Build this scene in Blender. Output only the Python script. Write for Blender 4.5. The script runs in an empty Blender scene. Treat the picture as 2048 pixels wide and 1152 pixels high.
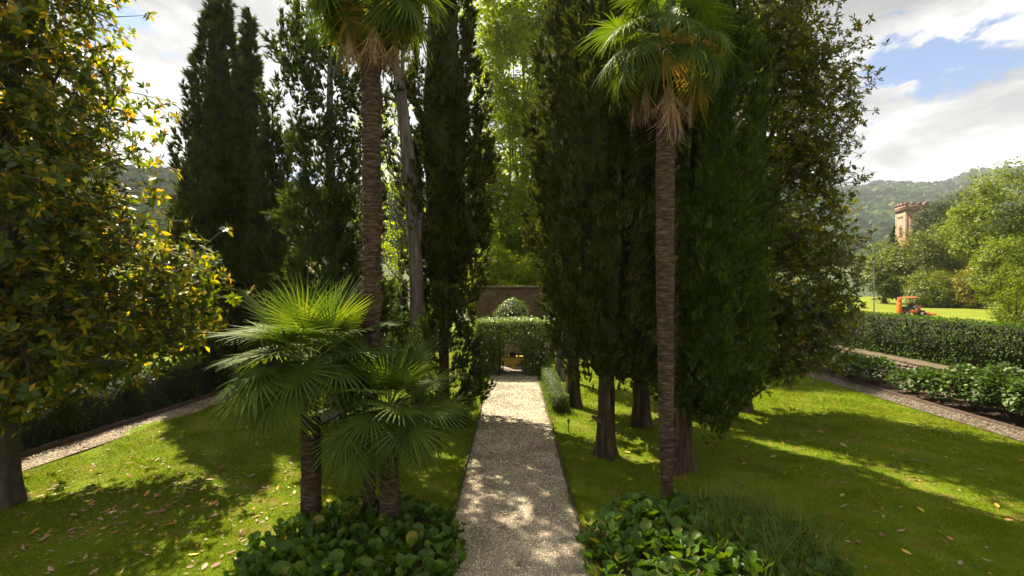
import bpy, bmesh, math, random
import numpy as np
from mathutils import Vector, Matrix

S = bpy.context.scene
C = S.collection
R_ = math.radians
rng = np.random.default_rng(11)
random.seed(11)

# ------------------------------------------------------------------ camera
F, CX, CY, H = 1000.0, 1024.0, 568.0, 4.5      # focal length / principal point in photo pixels, eye height in metres
cam = bpy.data.cameras.new('camera')
cam.sensor_width = 36.0
cam.lens = 36.0 * F / 2048.0
cam.shift_y = -(576.0 - CY) / 2048.0
cam.clip_start = 0.1
cam.clip_end = 9000
cam_o = bpy.data.objects.new('camera', cam)
C.objects.link(cam_o)
cam_o.location = (0, 0, H)
cam_o.rotation_euler = (R_(90), 0, 0)
S.camera = cam_o

# ------------------------------------------------------------------ sky and sun
SUN_EL, SUN_AZ = R_(53), R_(-33)               # azimuth from +Y towards +X
to_sun = Vector((math.sin(SUN_AZ) * math.cos(SUN_EL), math.cos(SUN_AZ) * math.cos(SUN_EL), math.sin(SUN_EL)))
sun = bpy.data.lights.new('sun', 'SUN')
sun.energy = 5.0
sun.angle = R_(0.55)
sun.color = (1.0, 0.89, 0.68)
sun_o = bpy.data.objects.new('sun', sun)
C.objects.link(sun_o)
sun_o.rotation_euler = (-to_sun).to_track_quat('-Z', 'Y').to_euler()
sun_o.location = (0, 0, 60)

W = bpy.data.worlds.new('World')
S.world = W
W.use_nodes = True
nt = W.node_tree
nt.nodes.clear()
def N(tree, kind, **kw):
    n = tree.nodes.new(kind)
    for k, v in kw.items():
        setattr(n, k, v)
    return n
def L(tree, a, b):
    tree.links.new(a, b)
def mth(tree, op, a, b=None, c=None, clamp=False):
    n = N(tree, 'ShaderNodeMath', operation=op)
    n.use_clamp = clamp
    for i, v in enumerate((a, b, c)):
        if v is None:
            continue
        if isinstance(v, (int, float)):
            n.inputs[i].default_value = v
        else:
            L(tree, v, n.inputs[i])
    return n.outputs[0]
def ramp(tree, fac, stops, interp='LINEAR'):
    n = N(tree, 'ShaderNodeValToRGB')
    n.color_ramp.interpolation = interp
    e = n.color_ramp.elements
    while len(e) > 1:
        e.remove(e[-1])
    for i, (p, c) in enumerate(stops):
        if isinstance(c, (int, float)):
            c = (c, c, c)
        s = e[0] if i == 0 else e.new(p)
        s.position = p
        s.color = (*c[:3], 1)
    if fac is not None:
        L(tree, fac, n.inputs[0])
    return n.outputs[0]
def noise(tree, vec, scale, detail=4, rough=0.55, dist=0.0):
    n = N(tree, 'ShaderNodeTexNoise')
    n.inputs['Scale'].default_value = scale
    n.inputs['Detail'].default_value = detail
    n.inputs['Roughness'].default_value = rough
    n.inputs['Distortion'].default_value = dist
    if vec is not None:
        L(tree, vec, n.inputs['Vector'])
    return n.outputs['Fac']
def mixc(tree, fac, a, b, mode='MIX'):
    n = N(tree, 'ShaderNodeMix', data_type='RGBA', blend_type=mode)
    for i, v in ((0, fac), (6, a), (7, b)):
        if isinstance(v, (int, float)):
            n.inputs[i].default_value = v
        elif isinstance(v, tuple):
            n.inputs[i].default_value = (*v[:3], 1)
        else:
            L(tree, v, n.inputs[i])
    return n.outputs[2]

sky = N(nt, 'ShaderNodeTexSky', sky_type='NISHITA')
sky.sun_disc = False
sky.sun_elevation = SUN_EL
sky.sun_rotation = SUN_AZ
sky.altitude = 200
sky.dust_density = 0.6
tc = N(nt, 'ShaderNodeTexCoord')
sep = N(nt, 'ShaderNodeSeparateXYZ')
L(nt, tc.outputs['Generated'], sep.inputs[0])
zc = mth(nt, 'ADD', mth(nt, 'MAXIMUM', sep.outputs[2], 0.0), 0.22)
comb = N(nt, 'ShaderNodeCombineXYZ')
L(nt, mth(nt, 'DIVIDE', sep.outputs[0], zc), comb.inputs[0])
L(nt, mth(nt, 'DIVIDE', sep.outputs[1], zc), comb.inputs[1])
comb.inputs[2].default_value = 3.7
cl = noise(nt, comb.outputs[0], 1.5, 9, 0.58, 0.25)
cover = ramp(nt, cl, [(0.10, 0.0), (0.26, 1.0)])
cl2 = noise(nt, comb.outputs[0], 3.2, 10, 0.62, 0.4)
def blue_gap(px, py, r0, r1):                   # a gap between the clouds round a direction
    d = Vector(((px - CX) / F, 1, (CY - py) / F)).normalized()
    vm = N(nt, 'ShaderNodeVectorMath', operation='DISTANCE')
    L(nt, tc.outputs['Generated'], vm.inputs[0])
    vm.inputs[1].default_value = d
    dd = mth(nt, 'ADD', vm.outputs['Value'], mth(nt, 'MULTIPLY', mth(nt, 'SUBTRACT', cl2, 0.5), 0.40))
    mr = N(nt, 'ShaderNodeMapRange', interpolation_type='SMOOTHSTEP')
    L(nt, dd, mr.inputs[0])
    mr.inputs[1].default_value = r0
    mr.inputs[2].default_value = r1
    return mr.outputs[0]
for g in ((1790, 140, 0.015, 0.05), (1880, 120, 0.035, 0.07), (1965, 80, 0.02, 0.055), (275, 25, 0.03, 0.06), (570, 330, 0.02, 0.06), (345, 345, 0.01, 0.04)):
    cover = mth(nt, 'MULTIPLY', cover, blue_gap(*g))
shade = noise(nt, comb.outputs[0], 1.5, 9, 0.58, 0.4)
cloud_col = ramp(nt, shade, [(0.36, (2.5, 2.5, 2.55)), (0.45, (4.2, 4.15, 4.1)), (0.54, (6.6, 6.5, 6.35))])
skyb = mixc(nt, 1.0, sky.outputs[0], (0.75, 0.82, 0.95), 'MULTIPLY')
skyc = mixc(nt, cover, skyb, cloud_col)
bg = N(nt, 'ShaderNodeBackground')
bg.inputs['Strength'].default_value = 0.05
L(nt, skyc, bg.inputs['Color'])
wo = N(nt, 'ShaderNodeOutputWorld')
L(nt, bg.outputs[0], wo.inputs[0])

vs = S.view_settings
vs.view_transform = 'Standard'
vs.look = 'None'
vs.gamma = 1.0
vs.use_curve_mapping = False
vs.exposure = 1.75
S.cycles.use_denoising = True
S.render.filter_size = 1.1
S.cycles.max_bounces = 8
S.cycles.transparent_max_bounces = 4
S.cycles.sample_clamp_indirect = 6

# ------------------------------------------------------------------ placing, mesh helpers
def G(px, py, z=0.0):                           # photo pixel -> point on the plane at height z
    d = (H - z) * F / (py - CY)
    return np.array(((px - CX) / F * d, d, z))
def at(px, py, d):                              # photo pixel at a known distance
    return np.array(((px - CX) / F * d, d, H + (CY - py) / F * d))
def nrm(v):
    v = np.asarray(v, float)
    return v / np.maximum(np.linalg.norm(v, axis=-1, keepdims=True), 1e-9)

class MB:
    """collects vertices and faces for one mesh"""
    def __init__(self):
        self.v, self.f, self.n = [], [], 0
    def add(self, v, *faces):
        v = np.asarray(v, np.float32).reshape(-1, 3)
        for f in faces:
            f = np.asarray(f, np.int64)
            if f.size:
                self.f.append(f + self.n)
        self.v.append(v)
        self.n += len(v)
        return self
    def box(self, lo, hi, M=None):
        lo, hi = np.array(lo, float), np.array(hi, float)
        v = np.array([[(lo, hi)[(i >> k) & 1][k] for k in range(3)] for i in range(8)])
        if M is not None:
            v = v @ M[0].T + M[1]
        return self.add(v, [[0, 2, 3, 1], [4, 5, 7, 6], [0, 1, 5, 4], [2, 6, 7, 3], [0, 4, 6, 2], [1, 3, 7, 5]])
    def tube(self, pts, rad, k=8, cap=True):
        pts = np.asarray(pts, float)
        n = len(pts)
        rad = np.broadcast_to(np.asarray(rad, float), (n,))
        tan = nrm(np.gradient(pts, axis=0))
        up = np.array((0, 0, 1.0)) if abs(tan[0][2]) < 0.9 else np.array((1.0, 0, 0))
        u = nrm(np.cross(tan, up))
        w = np.cross(tan, u)
        a = np.linspace(0, 2 * np.pi, k, endpoint=False)
        ring = pts[:, None] + rad[:, None, None] * (np.cos(a)[None, :, None] * u[:, None] + np.sin(a)[None, :, None] * w[:, None])
        i = np.arange(n - 1)[:, None] * k
        j = np.arange(k)[None]
        q = np.stack([i + j, i + (j + 1) % k, i + k + (j + 1) % k, i + k + j], -1).reshape(-1, 4)
        v = ring.reshape(-1, 3)
        self.add(v, q)
        if cap:
            self.add(np.vstack([v[-k:], pts[-1:]]), [[m, (m + 1) % k, k] for m in range(k)])
            self.add(np.vstack([v[:k], pts[:1]]), [[(m + 1) % k, m, k] for m in range(k)])
        return self
    def lathe(self, prof, k=16, c=(0, 0, 0)):
        prof = np.asarray(prof, float)
        n = len(prof)
        a = np.linspace(0, 2 * np.pi, k, endpoint=False)
        v = np.stack([prof[:, :1] * np.cos(a), prof[:, :1] * np.sin(a), np.repeat(prof[:, 1:2], k, 1)], -1).reshape(-1, 3) + np.array(c)
        i = np.arange(n - 1)[:, None] * k
        j = np.arange(k)[None]
        self.add(v, np.stack([i + j, i + (j + 1) % k, i + k + (j + 1) % k, i + k + j], -1).reshape(-1, 4))
        return self
    def grid(self, P):                          # P: (a, b, 3)
        a, b = P.shape[:2]
        i = np.arange(a - 1)[:, None] * b
        j = np.arange(b - 1)[None]
        return self.add(P.reshape(-1, 3), np.stack([i + j, i + j + 1, i + b + j + 1, i + b + j], -1).reshape(-1, 4))
    def mesh(self, name, mat, smooth=False):
        me = bpy.data.meshes.new(name)
        v = np.concatenate(self.v).astype(np.float32)
        me.vertices.add(len(v))
        me.vertices.foreach_set('co', v.ravel())
        tot = np.concatenate([np.full(len(f), f.shape[1]) for f in self.f])
        idx = np.concatenate([f.ravel() for f in self.f]).astype(np.int32)
        me.loops.add(len(idx))
        me.loops.foreach_set('vertex_index', idx)
        me.polygons.add(len(tot))
        st = np.concatenate([[0], np.cumsum(tot)[:-1]]).astype(np.int32)
        me.polygons.foreach_set('loop_start', st)
        if smooth:
            me.polygons.foreach_set('use_smooth', np.ones(len(tot), bool))
        me.update(calc_edges=True)
        if mat:
            me.materials.append(mat)
        return me
    def obj(self, name, mat, parent=None, smooth=False):
        return link(name, self.mesh(name, mat, smooth), parent)

def link(name, me, parent=None):
    o = bpy.data.objects.new(name, me)
    C.objects.link(o)
    if parent is not None:
        o.parent = parent
    return o
def tag(o, label, cat, group=None):
    o['label'] = label
    o['category'] = cat
    if group:
        o['group'] = group
    return o
def thing(name, label, cat, loc=(0, 0, 0), group=None, rz=0.0):
    o = bpy.data.objects.new(name, None)
    o.empty_display_size = 0.3
    C.objects.link(o)
    o.location = [float(a) for a in loc]
    o.rotation_euler = (0, 0, rz)
    return tag(o, label, cat, group)
def stuff(o):
    o['kind'] = 'stuff'
    return o
def struct(name, mb, mat, smooth=False):
    o = mb.obj(name, mat, None, smooth)
    o['kind'] = 'structure'
    return o

def frames(a, n):
    a = nrm(a)
    y = nrm(np.cross(n, a))
    z = np.cross(a, y)
    return np.stack([a, y, z], -1)              # columns
def scatter(mb, tmpl, pos, axis, normal, size):
    tv, tfs = tmpl
    tv = np.asarray(tv, float)
    Rm = frames(axis, normal)
    size = np.broadcast_to(np.asarray(size, float), (len(pos),))
    v = pos[:, None] + size[:, None, None] * np.einsum('kj,nij->nki', tv, Rm)
    off = (np.arange(len(pos)) * len(tv))[:, None, None]
    fs = [(np.asarray(f)[None] + off).reshape(-1, np.asarray(f).shape[1]) for f in tfs]
    mb.add(v.reshape(-1, 3), *fs)
def rnd_dir(n):
    return nrm(rng.normal(size=(n, 3)))

# leaf shapes: x along the leaf, y across, z up
LEAF_BIG = (np.array([[0, 0, 0], [.12, 0, 0], [.42, .2, .05], [.42, 0, 0], [.42, -.2, .05], [.74, .16, .0], [.74, 0, -.045], [.74, -.16, .0], [1, 0, -.14]]),
            ([[1, 3, 2], [1, 4, 3], [5, 6, 8], [6, 7, 8]], [[2, 3, 6, 5], [3, 4, 7, 6]]))
LEAF_MID = (np.array([[0, 0, 0], [.5, .22, .05], [.5, 0, -.01], [.5, -.22, .05], [1, 0, -.10]]),
            ([[0, 2, 1], [0, 3, 2], [1, 2, 4], [2, 3, 4]],))
LEAF_KITE = (np.array([[0, 0, 0], [.52, .21, .05], [1, 0, -.06], [.52, -.21, .05]]), ([[0, 2, 1], [0, 3, 2]],))
LEAF_SMALL = (np.array([[0, 0, 0], [.5, .3, .06], [1, 0, 0], [.5, -.3, .06]]), ([[0, 2, 1], [0, 3, 2]],))
LEAF_BROAD = (np.array([[0, 0, 0], [.35, .4, .07], [.75, .3, .02], [1, 0, -.1], [.75, -.3, .02], [.35, -.4, .07]]), ([[0, 3, 2, 1], [0, 5, 4, 3]],))
def tuft(k=7, spread=.5, w=.09, seed=0):
    r = np.random.default_rng(seed)
    v, f = [], []
    for i in range(k):
        d = nrm(np.array([1, *(r.normal(size=2) * spread)]))
        b = np.array([r.uniform(0, .35), *(r.normal(size=2) * .06)])
        p = nrm(np.cross(d, r.normal(size=3)))
        ln = r.uniform(.55, 1.0)
        v += [b + p * w, b - p * w, b + d * ln]
        f.append([3 * i, 3 * i + 1, 3 * i + 2])
    return (np.array(v), (f,))
TUFT = tuft(8, .46, .095, 1)
TUFT_FINE = tuft(9, .28, .06, 2)

# ------------------------------------------------------------------ materials
def new_mat(name):
    m = bpy.data.materials.new(name)
    m.use_nodes = True
    m.node_tree.nodes.clear()
    return m, m.node_tree
def leaf_mat(name, stops, trans=.4, rough=.45, under=None, tmul=(1.6, 1.7, .55), spec=.15, vary=.45, vscale=.9, under_f=.42):
    m, t = new_mat(name)
    geo = N(t, 'ShaderNodeNewGeometry')
    oi = N(t, 'ShaderNodeObjectInfo')
    fac = mth(t, 'FRACT', mth(t, 'ADD', geo.outputs['Random Per Island'], mth(t, 'MULTIPLY', oi.outputs['Random'], 7.31)))
    col = ramp(t, fac, stops)
    nz = noise(t, geo.outputs['Position'], vscale, 3)
    mul = ramp(t, nz, [(.3, 1 - vary), (.7, 1 + vary)])
    col = mixc(t, 1.0, col, mul, 'MULTIPLY')
    tcol = mixc(t, 1.0, col, tmul, 'MULTIPLY')
    if under:
        col = mixc(t, geo.outputs['Backfacing'], col, mixc(t, under_f, col, under))
    p = N(t, 'ShaderNodeBsdfPrincipled')
    L(t, col, p.inputs['Base Color'])
    p.inputs['Roughness'].default_value = rough
    p.inputs['Specular IOR Level'].default_value = spec
    tr = N(t, 'ShaderNodeBsdfTranslucent')
    L(t, tcol, tr.inputs['Color'])
    mx = N(t, 'ShaderNodeMixShader')
    mx.inputs[0].default_value = trans
    L(t, p.outputs[0], mx.inputs[1])
    L(t, tr.outputs[0], mx.inputs[2])
    o = N(t, 'ShaderNodeOutputMaterial')
    L(t, mx.outputs[0], o.inputs[0])
    return m
def solid_mat(name, stops, scale=6.0, rough=.8, bump=.3, bscale=30.0, stretch=(1, 1, 1), detail=6, metal=0.0, spec=.4, bdist=.02, per_object=0.0, macro=0.0):
    m, t = new_mat(name)
    tcn = N(t, 'ShaderNodeTexCoord')
    mp = N(t, 'ShaderNodeMapping')
    mp.inputs['Scale'].default_value = stretch
    L(t, tcn.outputs['Object'], mp.inputs[0])
    fac = noise(t, mp.outputs[0], scale, detail)
    if per_object:
        oi = N(t, 'ShaderNodeObjectInfo')
        geo = N(t, 'ShaderNodeNewGeometry')
        rv = mth(t, 'FRACT', mth(t, 'ADD', mth(t, 'MULTIPLY', oi.outputs['Random'], 3.7), geo.outputs['Random Per Island']))
        fac = mth(t, 'ADD', mth(t, 'MULTIPLY', fac, 1 - per_object), mth(t, 'MULTIPLY', rv, per_object))
    col = ramp(t, fac, stops)
    if macro:
        col = mixc(t, 1.0, col, ramp(t, noise(t, tcn.outputs['Object'], .9, 5), [(.35, 1 - macro), (.65, 1 + macro)]), 'MULTIPLY')
    p = N(t, 'ShaderNodeBsdfPrincipled')
    L(t, col, p.inputs['Base Color'])
    p.inputs['Roughness'].default_value = rough
    p.inputs['Metallic'].default_value = metal
    p.inputs['Specular IOR Level'].default_value = spec
    if bump:
        b = N(t, 'ShaderNodeBump')
        b.inputs['Strength'].default_value = bump
        b.inputs['Distance'].default_value = bdist
        L(t, noise(t, mp.outputs[0], bscale, 5), b.inputs['Height'])
        L(t, b.outputs[0], p.inputs['Normal'])
    o = N(t, 'ShaderNodeOutputMaterial')
    L(t, p.outputs[0], o.inputs[0])
    return m

M = {}
M['grass'] = leaf_mat('grass', [(0, (.068, .118, .006)), (.6, (.125, .182, .008)), (1, (.23, .225, .022))], trans=.45, rough=.8, spec=.03, tmul=(1.7, 1.6, .3), vary=.25, vscale=.7)
M['lawn'] = solid_mat('lawn', [(.3, (.068, .102, .006)), (.52, (.105, .145, .008)), (.64, (.15, .13, .025)), (.75, (.14, .10, .05))], 1.6, .9, .8, 60, bdist=.02, spec=.05)
M['far_lawn'] = solid_mat('far_lawn', [(.3, (.12, .15, .015)), (.7, (.17, .19, .025))], .5, .9, .6, 25, spec=.05)
M['soil'] = solid_mat('soil', [(.3, (.035, .022, .012)), (.7, (.08, .05, .028))], 5, .95, .8, 40)
M['gravel'] = solid_mat('gravel', [(.25, (.10, .08, .055)), (.5, (.25, .21, .15)), (.75, (.44, .39, .30))], 70, .9, 1.0, 90, bdist=.02, macro=.3)
M['pebble'] = solid_mat('pebble', [(.15, (.11, .08, .045)), (.5, (.35, .275, .17)), (.85, (.68, .585, .42))], 20, .8, .2, 60, per_object=.85, macro=.25)
M['bark'] = solid_mat('bark', [(.32, (.010, .006, .003)), (.5, (.042, .026, .013)), (.70, (.11, .07, .036))], 9, .9, 1.0, 16, (1, 1, .12), bdist=.04)
M['bark_grey'] = solid_mat('bark_grey', [(.3, (.06, .045, .03)), (.5, (.13, .105, .08)), (.75, (.22, .19, .15))], 9, .9, 1.0, 16, (1, 1, .12), bdist=.03)
M['bark_smooth'] = solid_mat('bark_smooth', [(.3, (.04, .03, .022)), (.7, (.10, .08, .055))], 8, .85, .6, 25, (1, 1, .5), bdist=.02)
M['palm_fibre'] = solid_mat('palm_fibre', [(.3, (.018, .009, .005)), (.48, (.055, .030, .017)), (.70, (.15, .10, .065))], 5, .92, 1.0, 9, (1, 1, 5), bdist=.03)  # dark noise bands put crevice shade into the fibre colour
M['cypress'] = leaf_mat('cypress', [(0, (.026, .038, .007)), (.6, (.050, .066, .010)), (.9, (.10, .108, .016)), (1, (.15, .09, .035))], trans=.28, rough=.65, vary=.6, vscale=2.2, spec=.12)
M['cypress_green'] = leaf_mat('cypress_green', [(0, (.027, .048, .006)), (.6, (.052, .084, .008)), (1, (.105, .138, .012))], trans=.28, rough=.65, vary=.55, vscale=2.4, spec=.12)
M['conifer'] = leaf_mat('conifer', [(0, (.030, .048, .010)), (.6, (.055, .082, .016)), (1, (.095, .11, .022))], trans=.32, rough=.6, vary=.5, vscale=1.8, spec=.15)
M['magnolia'] = leaf_mat('magnolia', [(0, (.030, .054, .007)), (.50, (.056, .088, .007)), (.74, (.12, .145, .006)), (.88, (.25, .22, .006)), (.96, (.34, .24, .007)), (1, (.30, .15, .010))], trans=.52, rough=.42, under=(.15, .085, .014), tmul=(2.7, 2.3, .3), vary=.2, spec=.28)  # yellow stops: old leaves, plus backlight put into the leaf colour
M['magnolia_b'] = leaf_mat('magnolia_b', [(0, (.038, .056, .006)), (.5, (.07, .09, .006)), (.80, (.11, .135, .006)), (.95, (.22, .19, .008)), (1, (.22, .13, .012))], trans=.42, rough=.38, under=(.06, .068, .010), tmul=(2.5, 2.2, .4), vary=.2, spec=.3)
M['palm'] = leaf_mat('palm', [(0, (.042, .075, .012)), (.6, (.07, .108, .015)), (1, (.11, .135, .018))], trans=.38, rough=.55, tmul=(1.9, 1.9, .35), vary=.25, spec=.12, vscale=2.0)
M['palm_old'] = leaf_mat('palm_old', [(0, (.08, .10, .016)), (.4, (.13, .125, .018)), (.8, (.26, .17, .02)), (1, (.34, .15, .02))], trans=.4, rough=.45, tmul=(1.8, 1.5, .4), vary=.3, vscale=2.5)
M['palm_dead'] = leaf_mat('palm_dead', [(0, (.20, .12, .06)), (.6, (.34, .22, .12)), (1, (.45, .32, .20))], trans=.25, rough=.7, tmul=(1.3, 1.1, .7), vary=.3, vscale=4)
M['petiole'] = solid_mat('petiole', [(.3, (.07, .10, .02)), (.7, (.13, .15, .03))], 4, .45, .1, 20)
M['petiole_dead'] = solid_mat('petiole_dead', [(.3, (.16, .10, .05)), (.7, (.28, .18, .10))], 4, .8, .3, 20)
M['flower_yellow'] = solid_mat('flower_yellow', [(.2, (.35, .18, .015)), (.8, (.62, .40, .03))], 12, .7, .4, 60, per_object=.5)
M['flower_brown'] = solid_mat('flower_brown', [(.2, (.12, .045, .012)), (.8, (.34, .15, .04))], 12, .8, .4, 60, per_object=.5)
M['bergenia'] = leaf_mat('bergenia', [(0, (.030, .070, .006)), (.6, (.050, .105, .007)), (.95, (.085, .135, .009)), (1, (.20, .17, .015))], trans=.32, rough=.42, tmul=(2.2, 2.1, .3), vary=.4, vscale=5, spec=.22)
M['plane_leaf'] = leaf_mat('plane_leaf', [(0, (.12, .175, .006)), (.6, (.19, .255, .008)), (1, (.27, .31, .010))], trans=.62, rough=.5, tmul=(2.0, 1.85, .2), vary=.35, vscale=.6)
M['broad_light'] = leaf_mat('broad_light', [(0, (.075, .11, .006)), (.6, (.125, .17, .008)), (1, (.19, .215, .012))], trans=.4, rough=.45, tmul=(1.7, 1.6, .4), vary=.3, vscale=.25)
M['broad_olive'] = leaf_mat('broad_olive', [(0, (.065, .09, .008)), (.6, (.115, .145, .012)), (1, (.18, .20, .024))], trans=.35, rough=.45, tmul=(1.6, 1.5, .5), vary=.35, vscale=.25)
M['broad_yellow'] = leaf_mat('broad_yellow', [(0, (.13, .14, .012)), (.6, (.20, .20, .015)), (1, (.27, .23, .02))], trans=.45, rough=.45, tmul=(1.7, 1.5, .4), vary=.3, vscale=.3)
M['broad_dark'] = leaf_mat('broad_dark', [(0, (.02, .035, .010)), (.6, (.035, .055, .013)), (1, (.06, .075, .018))], trans=.25, rough=.4, vary=.35, vscale=.5)
M['pine'] = leaf_mat('pine', [(0, (.035, .05, .014)), (.6, (.055, .072, .02)), (1, (.08, .095, .03))], trans=.2, rough=.6, vary=.4, vscale=.2)
M['hill_tree'] = leaf_mat('hill_tree', [(0, (.022, .034, .008)), (.5, (.036, .052, .011)), (.9, (.05, .066, .014)), (1, (.075, .085, .016))], trans=.1, rough=.9, vary=.35, vscale=.02, spec=.0)
M['hill_far'] = leaf_mat('hill_far', [(0, (.030, .048, .018)), (.5, (.05, .075, .024)), (.9, (.075, .10, .028)), (1, (.11, .13, .035))], trans=.1, rough=.9, vary=.55, vscale=.006, spec=.0)
M['hill_ground'] = solid_mat('hill_ground', [(.35, (.035, .05, .016)), (.65, (.07, .09, .025))], .01, .95, 0)
M['hedge'] = leaf_mat('hedge', [(0, (.024, .05, .004)), (.6, (.042, .08, .006)), (1, (.08, .125, .009))], trans=.3, rough=.6, vary=.45, vscale=1.5, spec=.12)
M['box'] = leaf_mat('box', [(0, (.05, .085, .010)), (.6, (.08, .125, .014)), (1, (.12, .165, .022))], trans=.3, rough=.4, vary=.25, vscale=2)
M['ivy'] = leaf_mat('ivy', [(0, (.06, .095, .012)), (.6, (.11, .16, .018)), (.9, (.17, .22, .04)), (1, (.34, .36, .16))], trans=.35, rough=.35, vary=.25, vscale=2, spec=.4)
M['hydrangea'] = leaf_mat('hydrangea', [(0, (.035, .07, .012)), (.6, (.06, .105, .018)), (1, (.11, .15, .03))], trans=.3, rough=.5, vary=.25, vscale=2, spec=.3)
M['long_grass'] = leaf_mat('long_grass', [(0, (.055, .095, .012)), (.7, (.095, .14, .018)), (1, (.26, .25, .08))], trans=.35, rough=.5, vary=.2)
M['twigs'] = solid_mat('twigs', [(.3, (.014, .015, .007)), (.7, (.03, .03, .014))], 8, .95, .5, 20)
M['flower_pale'] = solid_mat('flower_pale', [(.2, (.16, .22, .06)), (.8, (.32, .36, .14))], 15, .8, .5, 50)
M['flower_blue'] = solid_mat('flower_blue', [(.2, (.35, .38, .55)), (.8, (.55, .58, .70))], 15, .8, .5, 50)
M['flower_pink'] = solid_mat('flower_pink', [(.2, (.60, .42, .38)), (.8, (.78, .66, .60))], 15, .7, .3, 50)
M['edging'] = solid_mat('edging', [(.3, (.03, .017, .010)), (.7, (.075, .042, .025))], 7, .8, .4, 30)
M['stone'] = solid_mat('stone', [(.1, (.11, .085, .06)), (.5, (.21, .165, .12)), (.9, (.32, .27, .21))], 6, .9, .7, 25, per_object=.55)
M['mortar'] = solid_mat('mortar', [(.3, (.06, .048, .035)), (.7, (.13, .105, .08))], 10, .95, .8, 40)
M['coping'] = solid_mat('coping', [(.3, (.06, .045, .025)), (.55, (.11, .085, .05)), (.75, (.05, .06, .015))], 3, .95, .8, 20)
M['slab'] = solid_mat('slab', [(.3, (.20, .19, .175)), (.7, (.34, .325, .30))], 6, .9, .6, 30)
M['cloth'] = solid_mat('cloth', [(.3, (.62, .36, .05)), (.7, (.78, .50, .09))], 9, .85, .2, 60)
M['wood'] = solid_mat('wood', [(.3, (.06, .035, .02)), (.7, (.13, .08, .045))], 6, .7, .4, 20, (1, 1, .2))
M['bottle'] = solid_mat('bottle', [(.3, (.012, .016, .008)), (.7, (.03, .03, .012))], 5, .1, 0, spec=.6)
M['iron'] = solid_mat('iron', [(.3, (.015, .015, .014)), (.7, (.035, .033, .03))], 8, .5, .2, 30)
M['white_paint'] = solid_mat('white_paint', [(.3, (.70, .70, .68)), (.7, (.82, .82, .80))], 5, .4, 0)
M['grey_metal'] = solid_mat('grey_metal', [(.3, (.16, .16, .16)), (.7, (.24, .24, .24))], 5, .45, .1, 30)
M['orange'] = solid_mat('orange', [(.3, (.58, .10, .015)), (.7, (.72, .15, .025))], 3, .35, 0, spec=.5)
M['rubber'] = solid_mat('rubber', [(.3, (.015, .015, .015)), (.7, (.035, .033, .03))], 10, .8, .3, 30)
M['seat'] = solid_mat('seat', [(.3, (.02, .02, .022)), (.7, (.04, .04, .04))], 8, .6, .2, 30)
M['navy'] = solid_mat('navy', [(.3, (.015, .022, .05)), (.7, (.03, .04, .08))], 8, .85, .3, 40)
M['denim'] = solid_mat('denim', [(.3, (.10, .13, .24)), (.7, (.18, .22, .36))], 8, .85, .3, 40)
M['skin'] = solid_mat('skin', [(.3, (.42, .23, .15)), (.7, (.52, .30, .21))], 8, .6, 0)
M['terracotta'] = solid_mat('terracotta', [(.3, (.23, .135, .085)), (.7, (.33, .205, .14))], .8, .9, .5, 6)
M['terracotta_dark'] = solid_mat('terracotta_dark', [(.3, (.16, .09, .065)), (.7, (.28, .17, .12))], .8, .9, .5, 6)
M['tower_white'] = solid_mat('tower_white', [(.3, (.55, .52, .48)), (.7, (.68, .65, .60))], 3, .8, 0)
M['dark_void'] = solid_mat('dark_void', [(.3, (.012, .010, .010)), (.7, (.03, .025, .022))], 3, .9, 0)
for nm, a, b in (('leaf_tan', (.24, .15, .085), (.38, .26, .16)), ('leaf_brown', (.16, .07, .035), (.28, .13, .06)), ('leaf_orange', (.38, .15, .03), (.50, .24, .04)), ('leaf_yellow', (.45, .32, .03), (.58, .44, .06))):
    M[nm] = solid_mat(nm, [(.3, a), (.7, b)], 9, .6, .3, 30)

# brick (uses the mesh's own UV map, metres along the wall and up)
def brick_mat():
    m, t = new_mat('old_brick')
    uv = N(t, 'ShaderNodeUVMap')
    br = N(t, 'ShaderNodeTexBrick')
    br.inputs['Scale'].default_value = 1.0
    br.inputs['Brick Width'].default_value = .27
    br.inputs['Row Height'].default_value = .075
    br.inputs['Mortar Size'].default_value = .008
    br.inputs['Color1'].default_value = (.13, .08, .045, 1)
    br.inputs['Color2'].default_value = (.24, .15, .085, 1)
    br.inputs['Mortar'].default_value = (.12, .10, .07, 1)
    L(t, uv.outputs[0], br.inputs['Vector'])
    nz = noise(t, uv.outputs[0], 2.2, 6)
    col = mixc(t, 1.0, br.outputs['Color'], ramp(t, nz, [(.3, (.45, .45, .42)), (.7, (1.15, 1.1, 1.0))]), 'MULTIPLY')
    p = N(t, 'ShaderNodeBsdfPrincipled')
    L(t, col, p.inputs['Base Color'])
    p.inputs['Roughness'].default_value = .9
    b = N(t, 'ShaderNodeBump')
    b.inputs['Strength'].default_value = .8
    b.inputs['Distance'].default_value = .015
    L(t, mth(t, 'SUBTRACT', nz, br.outputs['Fac']), b.inputs['Height'])
    L(t, b.outputs[0], p.inputs['Normal'])
    o = N(t, 'ShaderNodeOutputMaterial')
    L(t, p.outputs[0], o.inputs[0])
    return m
M['brick'] = brick_mat()

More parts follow.
